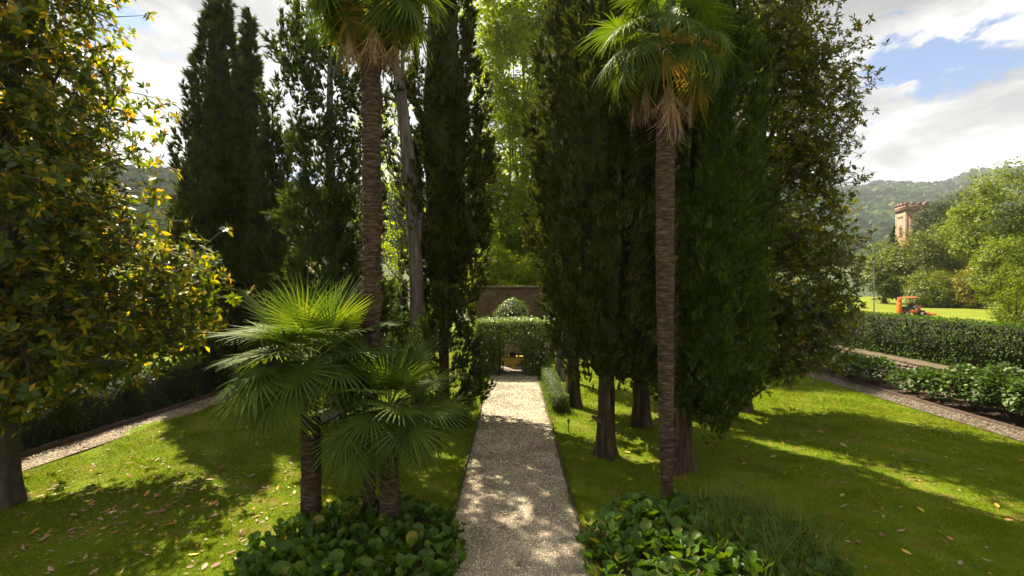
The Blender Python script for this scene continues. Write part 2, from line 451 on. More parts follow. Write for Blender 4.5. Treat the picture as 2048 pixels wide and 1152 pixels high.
# ------------------------------------------------------------------ setting: ground, lawns, paths, hills
def sheet(name, x0, x1, y0, y1, z, mat):
    return struct(name, MB().add([[x0, y0, z], [x1, y0, z], [x1, y1, z], [x0, y1, z]], [[0, 1, 2, 3]]), mat)
sheet('ground', -2000, 2000, -60, 2000, -.02, M['hill_ground'])
PX0, PX1 = -1.10, 1.22                          # central path edges
nx, ny = 121, 141
gx, gy = np.linspace(-40, 17.55, nx), np.linspace(1.5, 60, ny)
def lawn_z(x, y):
    w = np.clip((np.abs(x) - 1.6) / 2, 0, 1) * np.clip((13.5 - np.abs(x)) / 1.5, 0, 1)
    return .012 + w * .05 * (np.sin(x * .9 + 1.3) * np.sin(y * .7) + .5 * np.sin(x * 2.1) * np.sin(y * 1.7 + .5) + .9)
XX, YY = np.meshgrid(gx, gy, indexing='ij')
struct('lawn', MB().grid(np.stack([XX, YY, lawn_z(XX, YY)], -1)[:, ::-1][:, ::-1]), M['lawn'], True)
def path_sheet(name, pts, mat, z):
    v = [[p[0], p[1], z] for p in pts]
    return struct(name, MB().add(v, [list(range(len(v)))]), mat)
path_sheet('gravel_path', [(PX0, 1.6), (PX1, 1.6), (PX1, 27.6), (PX0, 27.6)], M['gravel'], .030)
M['gravel_brown_shade'] = solid_mat('gravel_brown_shade', [(.25, (.035, .026, .016)), (.5, (.08, .06, .04)), (.75, (.15, .115, .08))], 70, .9, 1.0, 90, bdist=.02)  # brown gravel, its colour also darkened to stand for tree shade
M['pebble_tan'] = solid_mat('pebble_tan', [(.15, (.08, .058, .035)), (.5, (.22, .17, .11)), (.85, (.42, .34, .24))], 20, .8, .2, 60, per_object=.85, macro=.3)
M['gravel_tan'] = solid_mat('gravel_tan', [(.25, (.07, .05, .03)), (.5, (.17, .13, .085)), (.75, (.30, .24, .17))], 70, .9, 1.0, 90, bdist=.02, macro=.3)
M['pebble_brown_shade'] = solid_mat('pebble_brown_shade', [(.15, (.04, .03, .02)), (.5, (.11, .085, .058)), (.85, (.22, .18, .125))], 20, .8, .2, 60, per_object=.85)  # brown pebbles with the same shade put into their colour
path_sheet('right_gravel_path', [(14.6, 4), (15.5, 4), (15.35, 30), (14.25, 30)], M['gravel_brown_shade'], .040)
path_sheet('left_gravel_path', [(-13.0, 4), (-11.75, 8), (-11.55, 12), (-10.9, 17.5), (-10.3, 30), (-11.3, 30), (-11.9, 18), (-12.55, 12), (-12.8, 8), (-14, 4)], M['gravel_tan'], .078)
path_sheet('planting_bed', [(15.52, 4), (17.5, 4), (17.5, 30), (15.37, 30)], M['soil'], .044)
path_sheet('left_planting_bed', [(-14.2, 4), (-12.85, 8), (-12.6, 12), (-11.95, 18), (-11.4, 30), (-15, 30), (-17, 4)], M['soil'], .085)
sheet('terrace_lawn', 17.9, 150, 2, 135, 1.1, M['far_lawn'])

# path edging
def edging(name, pts, h, w, label, mat, z=0.0):
    pts = np.array(pts, float)
    mb = MB()
    t = nrm(np.gradient(pts, axis=0))
    s = np.stack([-t[:, 1], t[:, 0]], -1) * w / 2
    n = len(pts)
    wob = rng.normal(0, .006, n)
    P = np.stack([np.c_[pts + s, np.full(n, z - .02)], np.c_[pts + s, z + h + wob], np.c_[pts - s, z + h + wob], np.c_[pts - s, np.full(n, z - .02)]], 1)
    mb.grid(P)
    return tag(mb.obj(name, mat), label, 'edging')
ys = np.linspace(2, 24, 60)
edging('path_edging', np.c_[PX0 - .02 + rng.normal(0, .008, 60), ys], .075, .03, 'thin rusty edging strip along the central gravel path, on the small palms\' side', M['edging'], .03)
edging('path_edging', np.c_[PX1 + .02 + rng.normal(0, .008, 60), ys], .075, .03, 'thin rusty edging strip along the central gravel path, on the garden spotlight\'s side', M['edging'], .03)
le = np.array([(-14, 4), (-12.82, 8), (-12.57, 12), (-11.92, 18), (-11.32, 30)], float)
yy = np.linspace(4.5, 28, 40)
edging('bed_edging', np.c_[np.interp(yy, le[:, 1], le[:, 0]), yy], .14, .06, 'dark wooden edging board between side gravel path and clipped hedge', M['edging'], .08)
re_ = np.linspace(5, 29, 40)
edging('bed_edging', np.c_[np.interp(re_, [4, 30], [15.53, 15.38]), re_], .10, .06, 'low brown edging board in front of the hydrangea bed', M['edging'], .04)

# gravel stones on the central path (loose pebbles, uncountable)
def pebbles(name, n, fx, y0, y1, size, z, mat='pebble'):
    u = rng.random(n)
    y = y0 / (1 - u * (1 - y0 / y1))
    x = fx(y, rng.random(n))
    octa = np.array([[1, 0, 0], [-1, 0, 0], [0, .8, 0], [0, -.8, 0], [0, 0, .55], [0, 0, -.55]])
    f = [[0, 2, 4], [2, 1, 4], [1, 3, 4], [3, 0, 4]]
    mb = MB()
    sc = rng.uniform(.5, 1.3, n) * size * np.clip(y / 10, .8, 1.8)
    scatter(mb, (octa, (f,)), np.c_[x, y, z + sc * .1], nrm(rng.normal(size=(n, 3)) * np.array([1, 1, .25])), nrm(np.array([0, 0, 1.0]) + rng.normal(0, .25, (n, 3))), sc)
    return mb.obj(name, M[mat])
o = stuff(pebbles('gravel', 26000, lambda y, u: PX0 + .02 + u * (PX1 - PX0 - .04), 7.2, 25.5, .016, .03))
tag(o, 'pale loose gravel stones covering the central path', 'gravel')
o = stuff(pebbles('gravel', 5000, lambda y, u: np.interp(y, [4, 30], [14.6, 14.25]) + u * np.interp(y, [4, 30], [.9, 1.1]), 12, 27, .02, .04, 'pebble_brown_shade'))
tag(o, 'brownish gravel stones darkened for shade on the path beside the hydrangeas', 'gravel')
o = stuff(pebbles('gravel', 5000, lambda y, u: np.interp(y, [8, 12, 17.5, 30], [-12.75, -12.5, -11.85, -11.25]) + u * .95, 9, 27, .02, .08, 'pebble_tan'))
tag(o, 'tan gravel stones on the path in front of the clipped hedge', 'gravel')

BEDS = [(-2.55, 8.15, 1.75, 1.85), (3.05, 7.95, 1.95, 2.1)]
def in_bed(x, y, m=1.0):
    r = np.zeros(len(x), bool)
    for cx, cy, rx, ry in BEDS:
        r |= ((x - cx) / rx) ** 2 + ((y - cy) / ry) ** 2 < m
    return r

# grass blades
def grass(n):
    y0, y1 = 5.6, 34.0
    u = rng.random(n)
    y = (y0 ** -.6 + u * (y1 ** -.6 - y0 ** -.6)) ** (1 / -.6)
    x = rng.uniform(-1, 1, n) * np.minimum(y * 1.06, 15.5)
    lx = np.interp(y, [4, 8, 12, 17.5, 30], [-13, -11.75, -11.55, -10.9, -10.3])
    rx = np.interp(y, [4, 30], [14.6, 14.25])
    ok = (((x > lx) & (x < PX0 + .03 + .06 * np.sin(y * 5) * np.sin(y * 1.7))) | ((x > PX1 - .02 + .06 * np.sin(y * 4) * np.sin(y * 1.3)) & (x < rx))) & ~in_bed(x, y, .8)
    ok &= (np.sin(x * 1.7 + 2) * np.sin(y * 1.3) + .6 * np.sin(x * 4.1 + y * 3.3) + rng.normal(0, .5, n)) > -1.0
    x, y = x[ok], y[ok]
    n = len(x)
    h = rng.uniform(.022, .055, n) * np.clip(y / 11, .9, 1.6) * (1 + .6 * np.clip(np.sin(x * 2.3 + 1) * np.sin(y * 2.9), 0, 1)) * np.where((np.abs(x - PX0) < .12) | (np.abs(x - PX1) < .12), 1.7, 1.0)
    w = rng.uniform(.0035, .0065, n) * np.clip(y / 8, 1, 2.6)
    a = rng.uniform(0, 2 * np.pi, n)
    b = np.c_[x, y, lawn_z(x, y) - .006]
    s = np.c_[np.cos(a), np.sin(a), np.zeros(n)] * w[:, None]
    lean = rng.normal(0, .75, (n, 2))
    tip = b + np.c_[lean * h[:, None], h]
    v = np.stack([b - s, b + s, tip], 1).reshape(-1, 3)
    mb = MB()
    mb.add(v, np.arange(3 * n).reshape(-1, 3))
    return tag(stuff(mb.obj('grass', M['grass'])), 'short mown grass of the sunlit and shaded garden lawn', 'grass')
grass(700000)

# hills
def hill(name, x0, x1, y0, y1, ridge, mat, nx=70, ny=26, rough=.04):
    xs, t = np.linspace(x0, x1, nx), np.linspace(0, 1, ny)
    X, T = np.meshgrid(xs, t, indexing='ij')
    Y = y0 + (y1 - y0) * T
    def z(X, T):
        prof = np.where(T < .72, (T / .72) ** 1.35 * (2 - T / .72) ** .6, 1 - (T - .72) * .9)
        return ridge(X) * (prof + rough * np.sin(X * 13 / (x1 - x0) * 3 + T * 6) * T + rough * .7 * np.sin(X * 41 / (x1 - x0) * 3 - T * 9) * T) - 1
    P = np.stack([X, Y, z(X, T)], -1)
    struct(name, MB().grid(P[:, ::-1]), mat, True)
    return lambda x, y: z(x, (y - y0) / (y1 - y0))
blob = tuft(1, 0, 0)
def crown_blob(k, seed, flat=1.0):
    r = np.random.default_rng(seed)
    v, f = [], []
    for i in range(k):
        d = nrm(r.normal(size=3))
        d[2] = abs(d[2])
        c = d * np.array([.42, .42, .42 * flat]) + np.array([0, 0, .55])
        t1 = nrm(np.cross(d, r.normal(size=3)))
        t2 = np.cross(d, t1)
        s = r.uniform(.22, .38)
        v += [c + t1 * s, c + t2 * s, c - t1 * s, c - t2 * s]
        f.append([4 * i, 4 * i + 1, 4 * i + 2, 4 * i + 3])
    return (np.array(v), (f,))
zl = hill('left_hill', -900, 420, 120, 620, lambda x: np.interp(x, [-900, -480, -330, -215, -60, 120, 260, 420], [150, 128, 104, 92, 86, 60, 4, 2]), M['hill_ground'])
zr = hill('right_hill', 150, 1990, 320, 1900, lambda x: np.interp(x, [150, 700, 1081, 1240, 1374, 1990], [150, 262, 275, 280, 315, 400]), M['hill_ground'], 90, 40)
def wood(name, n, xr, yr, zf, size, mat, k, label):
    mb = MB()
    x, y = rng.uniform(*xr, n), rng.uniform(*yr, n)
    for s in range(4):
        i = np.arange(n) % 4 == s
        m = i.sum()
        a = rng.uniform(0, 2 * np.pi, m)
        scatter(mb, crown_blob(k, 50 + s), np.c_[x[i], y[i], zf(x[i], y[i])], np.c_[np.cos(a), np.sin(a), np.zeros(m)], np.tile([0, 0, 1.0], (m, 1)), rng.uniform(.7, 1.3, m) * size)
    tag(stuff(mb.obj(name, mat)), label, 'forest')
wood('hill_forest', 9500, (-560, 120), (200, 520), zl, 8.5, M['hill_tree'], 7, 'dense green pine wood covering the hillside behind the tall paired cypresses')
wood('hill_forest', 26000, (140, 1850), (322, 1560), zr, 17, M['hill_far'], 3, 'distant bluish wooded ridge behind the brick tower')

# ------------------------------------------------------------------ trees: shared builders
def trunk_mesh(pts, rad, k=22, flare=1.5, rough=.13, seed=0, sub=34):
    """tapered, fluted trunk along a bent line"""
    r = np.random.default_rng(seed)
    pts = np.array(pts, float)
    s = np.r_[0, np.cumsum(np.linalg.norm(np.diff(pts, axis=0), axis=1))]
    t = np.linspace(0, 1, sub) ** 1.5 * s[-1]
    P = np.stack([np.interp(t, s, pts[:, i]) for i in range(3)], -1)
    rr = np.interp(t, s, rad)
    a = np.linspace(0, 2 * np.pi, k, endpoint=False)
    ph = r.uniform(0, 6.28, 4)
    fl = 1 + (flare - 1) * np.exp(-t / (rad[0] * 1.6))
    prof = 1 + rough * (np.sin(3 * a + ph[0]) + .6 * np.sin(5 * a + ph[1]))[None] * (.5 + 1.6 * np.exp(-t / .6))[:, None] \
        + rough * .5 * np.sin(7 * a[None] + t[:, None] * 1.5 + ph[2]) + r.normal(0, rough * .15, (sub, k))
    rad2 = rr[:, None] * fl[:, None] * prof
    V = P[:, None] + np.stack([np.cos(a)[None] * rad2, np.sin(a)[None] * rad2, np.zeros_like(rad2)], -1)
    V = np.concatenate([V, V[:, :1]], 1)
    return MB().grid(V[:, ::-1][:, ::-1]) if False else MB().grid(V)
def limb(mb, a, b, r0, r1, sag=.1, k=6, n=6, seed=None):
    a, b = np.array(a, float), np.array(b, float)
    t = np.linspace(0, 1, n)[:, None]
    ln = np.linalg.norm(b - a)
    P = a + (b - a) * t
    P[:, 2] += sag * ln * np.sin(np.pi * t[:, 0])
    P[1:-1] += rng.normal(0, .03 * ln, (n - 2, 3))
    mb.tube(P, np.linspace(r0, r1, n), k, cap=False)

def plume_foliage(mb, base, out, ln, m, tsize, lean=.28, wid=.13, tm=TUFT):
    """upright feathery sprays growing from base points"""
    n = len(base)
    ax = nrm(out * lean + np.array([0, 0, 1.0]) + rng.normal(0, .16, (n, 3)))
    B, A, O, Ln = (np.repeat(q, m, 0) for q in (base, ax, out, ln))
    s = rng.random(n * m)
    pos = B + A * (Ln * s)[:, None] + rng.normal(0, 1, (n * m, 3)) * (wid * Ln * (1 - .75 * s))[:, None]
    d = nrm(A + rng.normal(0, .4, (n * m, 3)) + O * .3)
    scatter(mb, tm, pos, d, rnd_dir(n * m), rng.uniform(.7, 1.35, n * m) * tsize)

def cypress(name, label, x, y, top, z0, R, prof, trunk_r, nplume, m, mat, plen=.9, tsize=.2, lean=.28, core=True, lumps=.2, flare=1.5, trunk_mat='bark', seed=0, group=None, core_f=.52, lean_xy=(0, 0), shift=(0, 0)):
    root = thing(name, label, 'tree', (x, y, 0), group)
    tmb = trunk_mesh([(0, 0, -.05), (lean_xy[0] * .3, lean_xy[1] * .3, top * .3), (lean_xy[0], lean_xy[1], top * .96)], [trunk_r, trunk_r * .72, .03], seed=seed, flare=flare)
    tr = tmb.obj('trunk', M[trunk_mat], root, True)
    bm_ = MB()
    for i in range(16):
        zz = rng.uniform(z0 * .9 + .1, top * .8)
        th = rng.uniform(0, 6.28)
        rr = R * prof((zz - z0) / (top - z0)) * .8 if zz > z0 else R * .5
        limb(bm_, (0, 0, zz), (rr * math.cos(th), rr * math.sin(th), zz + rr * 1.1), trunk_r * .22, .015, -.08)
    stuff(bm_.obj('branches', M[trunk_mat], tr, True))
    mb = MB()
    t = rng.random(nplume * 3)
    w = np.array([prof(q) for q in t]) + .08
    t = t[rng.random(len(t)) < w / w.max()][:nplume]
    n = len(t)
    th = rng.uniform(0, 2 * np.pi, n)
    ph = np.random.default_rng(seed + 5).uniform(0, 6.28, 5)
    lum = 1 + 1.3 * lumps * (np.sin(3 * th + ph[0] + t * 7) * .5 + np.sin(5 * th + ph[1] - t * 13) * .4 + np.sin(t * 31 + ph[2] + 2 * th) * .4)
    rad = R * np.array([prof(q) for q in t]) * lum * rng.uniform(.62, 1.0, n) ** .5
    out = np.c_[np.cos(th), np.sin(th), np.zeros(n)]
    cxy = np.outer(t, lean_xy) + np.array(shift) * np.clip(t * 12, .75, 1)[:, None]
    base = out * rad[:, None] + np.c_[cxy, z0 + t * (top - z0) - plen * .4]
    plume_foliage(mb, base, out, plen * rng.uniform(.6, 1.3, n) * np.clip(1.2 - t, .35, 1), m, tsize, lean)
    if core:
        k, q = 20, 40
        tt = np.linspace(0, 1, q)
        aa = np.linspace(0, 2 * np.pi, k + 1)
        A, T = np.meshgrid(aa, tt)
        rr = R * np.vectorize(prof)(T) * core_f * (1 + lumps * (np.sin(3 * A + ph[0] + T * 7) * .5 + np.sin(5 * A + ph[1] - T * 13) * .4)) + rng.normal(0, .04, T.shape)
        rr[:, -1] = rr[:, 0]
        mb.grid(np.stack([rr * np.cos(A) + T * lean_xy[0] + shift[0], rr * np.sin(A) + T * lean_xy[1] + shift[1], z0 + .15 + T * (top - z0) * .985], -1))
    stuff(mb.obj('crown', M[mat], root))
    return root
def p_col(t):                                   # columnar
    t = min(max(t, 0), 1)
    return min(1, (t / .10 + .25) ** .7) * (1 - t ** 3.2) ** .8 + .02
def p_high(t):
    t = min(max(t, 0), 1)
    return min(1, (t / .25 + .12) ** .6) * (1 - t ** 3.2) ** .8 + .02
def p_spire(t):
    t = min(max(t, 0), 1)
    return min(1, (t / .12 + .3) ** .7) * (1 - t ** 1.6) ** .9 + .02
def p_open(t):
    t = min(max(t, 0), 1)
    return min(1, (t / .2 + .1) ** .8) * (1 - t ** 2.2) ** .7 + .02

def crown_clusters(lumps, n, hollow=.5):
    """points spread through the outer part of a set of ellipsoids, with outward directions"""
    lumps = np.array(lumps, float)
    vol = (lumps[:, 3] * lumps[:, 4] + lumps[:, 4] * lumps[:, 5] + lumps[:, 3] * lumps[:, 5])
    k = rng.choice(len(lumps), n * 3, p=vol / vol.sum())
    d = rnd_dir(n * 3)
    r = rng.uniform(hollow ** 2, 1, n * 3) ** .5
    p = lumps[k, :3] + d * lumps[k, 3:] * r[:, None]
    inside = np.zeros(n * 3, bool)
    for l in lumps:
        inside |= (((p - l[:3]) / (l[3:] * .5)) ** 2).sum(1) < 1
    p, d = p[~inside][:n], d[~inside][:n]
    return p, d

def leaf_clusters(mb, cen, out, per, rad, size, tm, up=.5, flat=.7):
    n = len(cen)
    c, o = np.repeat(cen, per, 0), np.repeat(out, per, 0)
    d = rnd_dir(n * per)
    d[:, 2] = d[:, 2] * .8 + .15
    p = c + d * rad * rng.uniform(.35, 1, (n * per, 1)) * np.array([1, 1, flat])
    nn = nrm(d * .5 + o * .35 + np.array([0, 0, up]) + rng.normal(0, .35, (n * per, 3)))
    ax = nrm(np.cross(nn, rnd_dir(n * per)) + np.array([0, 0, -.25]) + d * .3)
    scatter(mb, tm, p, ax, nn, rng.uniform(.7, 1.25, n * per) * size)

def broadleaf(name, label, base, lumps, ncl, per, crad, lsize, mat, trunk_r=.25, tm=LEAF_BROAD, trunk_mat='bark_smooth', group=None, hollow=.55, forks=8, cat='tree', fork_z=None, flat=.7):
    base = np.array(base, float)
    root = thing(name, label, cat, base, group)
    lumps = np.array(lumps, float)
    lumps[:, :3] -= base
    cz = lumps[:, 2].mean()
    fz = fork_z if fork_z is not None else max((lumps[:, 2] - lumps[:, 5]).min() + .2, .3)
    topz = (lumps[:, 2]).max()
    cx = lumps[:, 0].mean() * .6
    cy = lumps[:, 1].mean() * .6
    tr = trunk_mesh([(0, 0, -.06), (cx * .2, cy * .2, fz), (cx, cy, topz)], [trunk_r, trunk_r * .75, trunk_r * .15], seed=int(abs(base[0] * 17)) % 97).obj('trunk', M[trunk_mat], root, True)
    cen, out = crown_clusters(lumps, ncl, hollow)
    bm_ = MB()
    for i in rng.choice(len(cen), min(forks, len(cen)), False):
        b = cen[i]
        z = min(max(fz * .8, b[2] * .45), topz * .8)
        f = z / topz
        limb(bm_, (cx * f, cy * f, z), b, trunk_r * .35, .02, .08)
    stuff(bm_.obj('branches', M[trunk_mat], tr, True))
    mb = MB()
    leaf_clusters(mb, cen, out, per, crad, lsize, tm, flat=flat)
    stuff(mb.obj('crown', M[mat], root))
    return root

def lp(px, py, d, rx, rz, rd=None):             # an ellipsoid from its outline in the photo and its distance
    p = at(px, py, d)
    return (*p, rx / F * d, rd if rd else rx / F * d, rz / F * d)

# ------------------------------------------------------------------ cypresses and conifers
cypress('cypress_tree', 'tallest dark cypress of the three standing beyond the clipped hedge', *at(437, 800, 22)[:2], 18.3, 1.0, 1.85, p_spire, .26, 1350, 11, 'cypress', 1.1, .25, core_f=.5, seed=1, lumps=.25)
cypress('cypress_tree', 'middle slender cypress of the three standing beyond the clipped hedge', *at(497, 800, 23.5)[:2], 17.6, 1.2, 1.25, p_spire, .22, 850, 11, 'cypress', 1.0, .25, core_f=.5, seed=2, lumps=.22)
cypress('cypress_tree', 'shortest thin cypress of the three standing beyond the clipped hedge', *at(545, 800, 21)[:2], 12.6, .8, .85, p_open, .18, 520, 10, 'cypress', .9, .24, core=False, seed=3, lumps=.35)
# loose irregular conifer left of the tall palm
def irregular_conifer():
    base = np.array((*at(668, 800, 16.5)[:2], 0))
    root = thing('conifer_tree', 'loose irregular dark conifer behind the tall palm with the brown leaf skirt', 'tree', base)
    tr = trunk_mesh([(0, 0, -.05), (.1, 0, 4), (-.2, .1, 9), (-.1, 0, 14)], [.28, .22, .13, .03], seed=8).obj('trunk', M['bark_grey'], root, True)
    lum = [lp(590, 105, 16.5, 40, 60), lp(575, 195, 16, 30, 35), lp(640, 60, 16.8, 45, 70), lp(655, 175, 16, 55, 60), lp(700, 90, 17, 45, 70), lp(612, 268, 16, 34, 38), lp(660, 320, 16.2, 60, 75), lp(640, 430, 16, 52, 75), lp(700, 420, 16.5, 50, 100), lp(655, 560, 15.8, 62, 85), lp(715, 590, 16.3, 50, 95), lp(650, 690, 16, 58, 70), lp(770, 660, 17.5, 60, 90), lp(740, 250, 17.5, 40, 80), lp(690, -30, 17, 60, 60)]
    lum = np.array(lum)
    lum[:, :3] -= base
    cen, out = crown_clusters(lum, 1000, .2)
    kp = (cen[:, 2] < 7.5) | (rng.random(len(cen)) < .5)
    cen, out = cen[kp], out[kp]
    bm_ = MB()
    for i in rng.choice(len(cen), 46, False):
        b = cen[i]
        limb(bm_, (0, 0, max(.8, b[2] - 1.2)), b, .05, .012, .05)
    stuff(bm_.obj('branches', M['bark_grey'], tr, True))
    mb = MB()
    plume_foliage(mb, cen - np.array([0, 0, .25]), out * np.array([1, 1, .4]), rng.uniform(.5, 1.0, len(cen)), 16, .22, .7, .2)
    stuff(mb.obj('crown', M['conifer'], root))
irregular_conifer()
# grey bare-stemmed old cypress beside it
def bare_tree():
    d = 17.0
    base = np.array((*at(838, 800, d)[:2], 0))
    root = thing('old_tree', 'old grey twin-stemmed tree with bare side branches behind the tall palm', 'tree', base)
    q = lambda px, py: at(px, py, d) - base
    tr = MB()
    tr.tube([(0, 0, -.05), (.0, 0, .5), q(835, 640), q(832, 520), q(822, 400), q(810, 280), q(797, 170), q(782, 60), q(778, -60)], [.34, .27, .25, .23, .21, .17, .14, .12, .08], 12)
    tr = tr.obj('trunk', M['bark_grey'], root, True)
    st = MB()
    st.tube([q(836, 420), q(829, 340), q(815, 250), q(806, 160), q(802, 40)], [.12, .10, .09, .07, .05], 9)
    st.tube([q(832, 560), q(842, 430), q(826, 340)], [.10, .10, .08], 9)
    st.obj('stem', M['bark_grey'], tr, True)
    br = MB()
    for a, b, r in (((815, 330), (742, 240), .05), ((824, 420), (770, 290), .07), ((832, 500), (776, 380), .06), ((834, 545), (780, 440), .06), ((834, 560), (772, 470), .05), ((836, 590), (768, 520), .05), ((838, 600), (770, 545), .035), ((818, 300), (775, 205), .04), ((840, 420), (900, 330), .04), ((808, 200), (740, 175), .04)):
        e = q(*b) + np.array([0, rng.uniform(-.8, .4), 0])
        limb(br, q(*a), e, r, .012, -.10, 6, 8)
        for _ in range(3):
            m_ = q(*a) + (e - q(*a)) * rng.uniform(.5, .95)
            limb(br, m_, m_ + rng.normal(0, .5, 3) + np.array([-.3, 0, .2]), .014, .005, 0, 4, 4)
    stuff(br.obj('branches', M['bark_grey'], tr, True))
    cen, out = crown_clusters(np.array([lp(760, 30, d, 70, 80), lp(850, -20, d, 60, 80), lp(780, 190, d + .6, 40, 60), lp(800, 380, d + .8, 35, 90)]) - np.r_[base, 0, 0, 0], 90, .3)
    mb = MB()
    plume_foliage(mb, cen, out, rng.uniform(.4, .8, len(cen)), 12, .2, .7, .22)
    stuff(mb.obj('crown', M['conifer'], root))
bare_tree()
cypress('cypress_tree', 'tall dense dark cypress left of the rose arbor, trunk close to the path edge', *at(888, 800, 18.2)[:2], 19.5, 2.7, 1.3, p_high, .2, 1000, 11, 'cypress', .9, .22, seed=4, lumps=.3)
cypress('cypress_tree', 'dark cypress half hidden behind the dense one left of the rose arbor', -2.6, 37.5, 18.5, 1.2, 1.3, p_spire, .2, 420, 10, 'cypress', .9, .24, seed=14, lumps=.3)
cypress('juniper_tree', 'small bushy juniper with lighter sprigs beside the box shrubs', *at(893, 800, 15.6)[:2], 4.7, .5, .95, p_open, .10, 230, 13, 'conifer', .6, .17, lean=.7, core=False, seed=6, lumps=.3)
cypress('cypress_tree', 'tall dark cypress with bare trunk beside the low clipped box hedge', *at(1146, 800, 18.3)[:2], 19.0, 2.9, 1.3, p_high, .24, 1000, 11, 'cypress', .9, .22, seed=7, lumps=.3)
cypress('cypress_tree', 'cypress with pale lower trunk standing just right of the rose arbor', *at(1119, 760, 23.3)[:2], 16.5, 3.6, .85, p_high, .19, 420, 10, 'cypress', .9, .24, seed=9, trunk_mat='bark_grey', lumps=.25)
tf = cypress('cypress_tree', 'cypress with flared bare trunk carrying a shelf fungus, near the path', *G(1213, 915)[:2], 15.5, 2.0, 1.15, p_col, .215, 1100, 11, 'cypress', .85, .19, seed=10, flare=1.45, lumps=.3)
cypress('cypress_tree', 'broad bright green cypress with feathery skirt close behind the right tall palm', G(1352, 945)[0] + .15, G(1352, 945)[1] + .1, 15.0, 1.25, 1.12, p_col, .25, 1350, 12, 'cypress_green', .85, .17, lean=.22, seed=12, flare=1.5, lumps=.22, shift=(.72, .1))
cypress('cypress_tree', 'dark cypress in the gap between the flared trunk and the broad green cypress', 4.0, 15.4, 16.0, 1.6, 1.25, p_col, .24, 700, 11, 'cypress', .9, .2, seed=15, lumps=.3)
# shelf fungus on the flared trunk
fb = MB()
a = np.linspace(0, 2 * np.pi, 17)[:-1]
for (s, z) in ((.001, .035), (.6, .03), (.95, .008), (1.0, -.004), (.9, -.02), (.001, -.05)):
    pass
prof = [(.001, .04), (.10, .033), (.165, .010), (.172, -.004), (.15, -.018), (.001, -.035)]
fb.lathe(prof, 16)
fo = fb.obj('shelf_fungus', M['wood'], tf, True)
fo.location = (-.26, -.12, 1.02)
fo.rotation_euler = (R_(8), R_(28), 0)
fo['label'] = 'brown shelf fungus with pale rim on the trunk'

# ------------------------------------------------------------------ magnolias
def magnolia(name, label, base, lumps, ncl, per, lsize, mat, tm, trunk_r, leaf_objs, trunk_pts, csig=.42, forks=46, dx=0.0):
    base = np.array(base, float)
    root = thing(name, label, 'tree', base)
    lumps = np.array(lumps, float)
    lumps[:, 0] += dx
    lumps[:, :3] -= base
    tr = trunk_mesh(trunk_pts, np.linspace(trunk_r, .05, len(trunk_pts)), seed=21, flare=1.45, rough=.08).obj('trunk', M['bark_smooth'], root, True)
    cen, out = crown_clusters(lumps, ncl, .3)
    tp = np.array(trunk_pts, float)
    bm_ = MB()
    for i in rng.choice(len(cen), forks, False):
        b = cen[i]
        z = np.clip(b[2] * .75 - .2, .9, tp[-1, 2] * .95)
        a = np.array([np.interp(z, tp[:, 2], tp[:, 0]), np.interp(z, tp[:, 2], tp[:, 1]), z])
        limb(bm_, a, b, trunk_r * .28, .018, .06, 6, 8)
    n = len(cen)
    rc = np.repeat(cen, per, 0) + rng.normal(0, csig, (n * per, 3)) * np.array([1, 1, .75])
    ro = np.repeat(out, per, 0)
    tw = nrm(ro * .8 + np.array([0, 0, .55]) + rng.normal(0, .4, (n * per, 3)))
    for i in range(0, n * per):
        c = cen[i // per]
        if i % 2 == 0:
            bm_.tube(np.array([c, rc[i]]), [.013, .006], 3, cap=False)
    stuff(bm_.obj('branches', M['bark_smooth'], tr, True))
    k = 9
    m = n * per
    P0, T0 = np.repeat(rc, k, 0), np.repeat(tw, k, 0)
    perp = nrm(np.cross(T0, np.array([.3, .2, 1.0])))
    perp2 = np.cross(T0, perp)
    ph = np.tile(np.arange(k) * 2.4, m) + np.repeat(rng.uniform(0, 6.28, m), k)
    rise = rng.uniform(-.35, 1.0, m * k)
    ax = nrm(perp * np.cos(ph)[:, None] + perp2 * np.sin(ph)[:, None] + T0 * rise[:, None] + np.array([0, 0, -.12]))
    nn = nrm(T0 - ax * (T0 * ax).sum(1, keepdims=True) + rng.normal(0, .15, (m * k, 3)))
    pos = P0 - T0 * rng.uniform(0, .10, (m * k, 1)) * lsize / .2
    size = rng.uniform(.7, 1.15, m * k) * lsize
    keep = rng.random(m * k) < .88
    pos, ax, nn, size = pos[keep], ax[keep], nn[keep], size[keep]
    wp = pos + base                             # which leaves show largest in the photo
    dd = np.linalg.norm(wp - np.array([0, 0, H]), axis=1)
    u, v = CX + wp[:, 0] / wp[:, 1] * F, CY - (wp[:, 2] - H) / wp[:, 1] * F
    vis = (u > 10) & (u < 2040) & (v > 10) & (v < 1140)
    score = np.where(vis, size / dd, 0)
    idx = np.argsort(-score)[:leaf_objs]
    tv, tfs = tm
    me = MB().add(np.array(tv), *tfs).mesh('leaf', M[mat], True)
    Rm = frames(ax, nn)
    for i in idx:
        o = bpy.data.objects.new('leaf', me)
        C.objects.link(o)
        o.parent = root
        Mx = Matrix([list(Rm[i][r] * size[i]) + [pos[i][r]] for r in range(3)] + [[0, 0, 0, 1]])
        o.matrix_local = Mx
    rest = np.ones(len(pos), bool)
    rest[idx] = False
    mb = MB()
    scatter(mb, LEAF_MID if tm is LEAF_BIG else LEAF_KITE, pos[rest], ax[rest], nn[rest], size[rest])
    stuff(mb.obj('crown', M[mat], root, True))
    return root
mb_ = G(0, 1015)
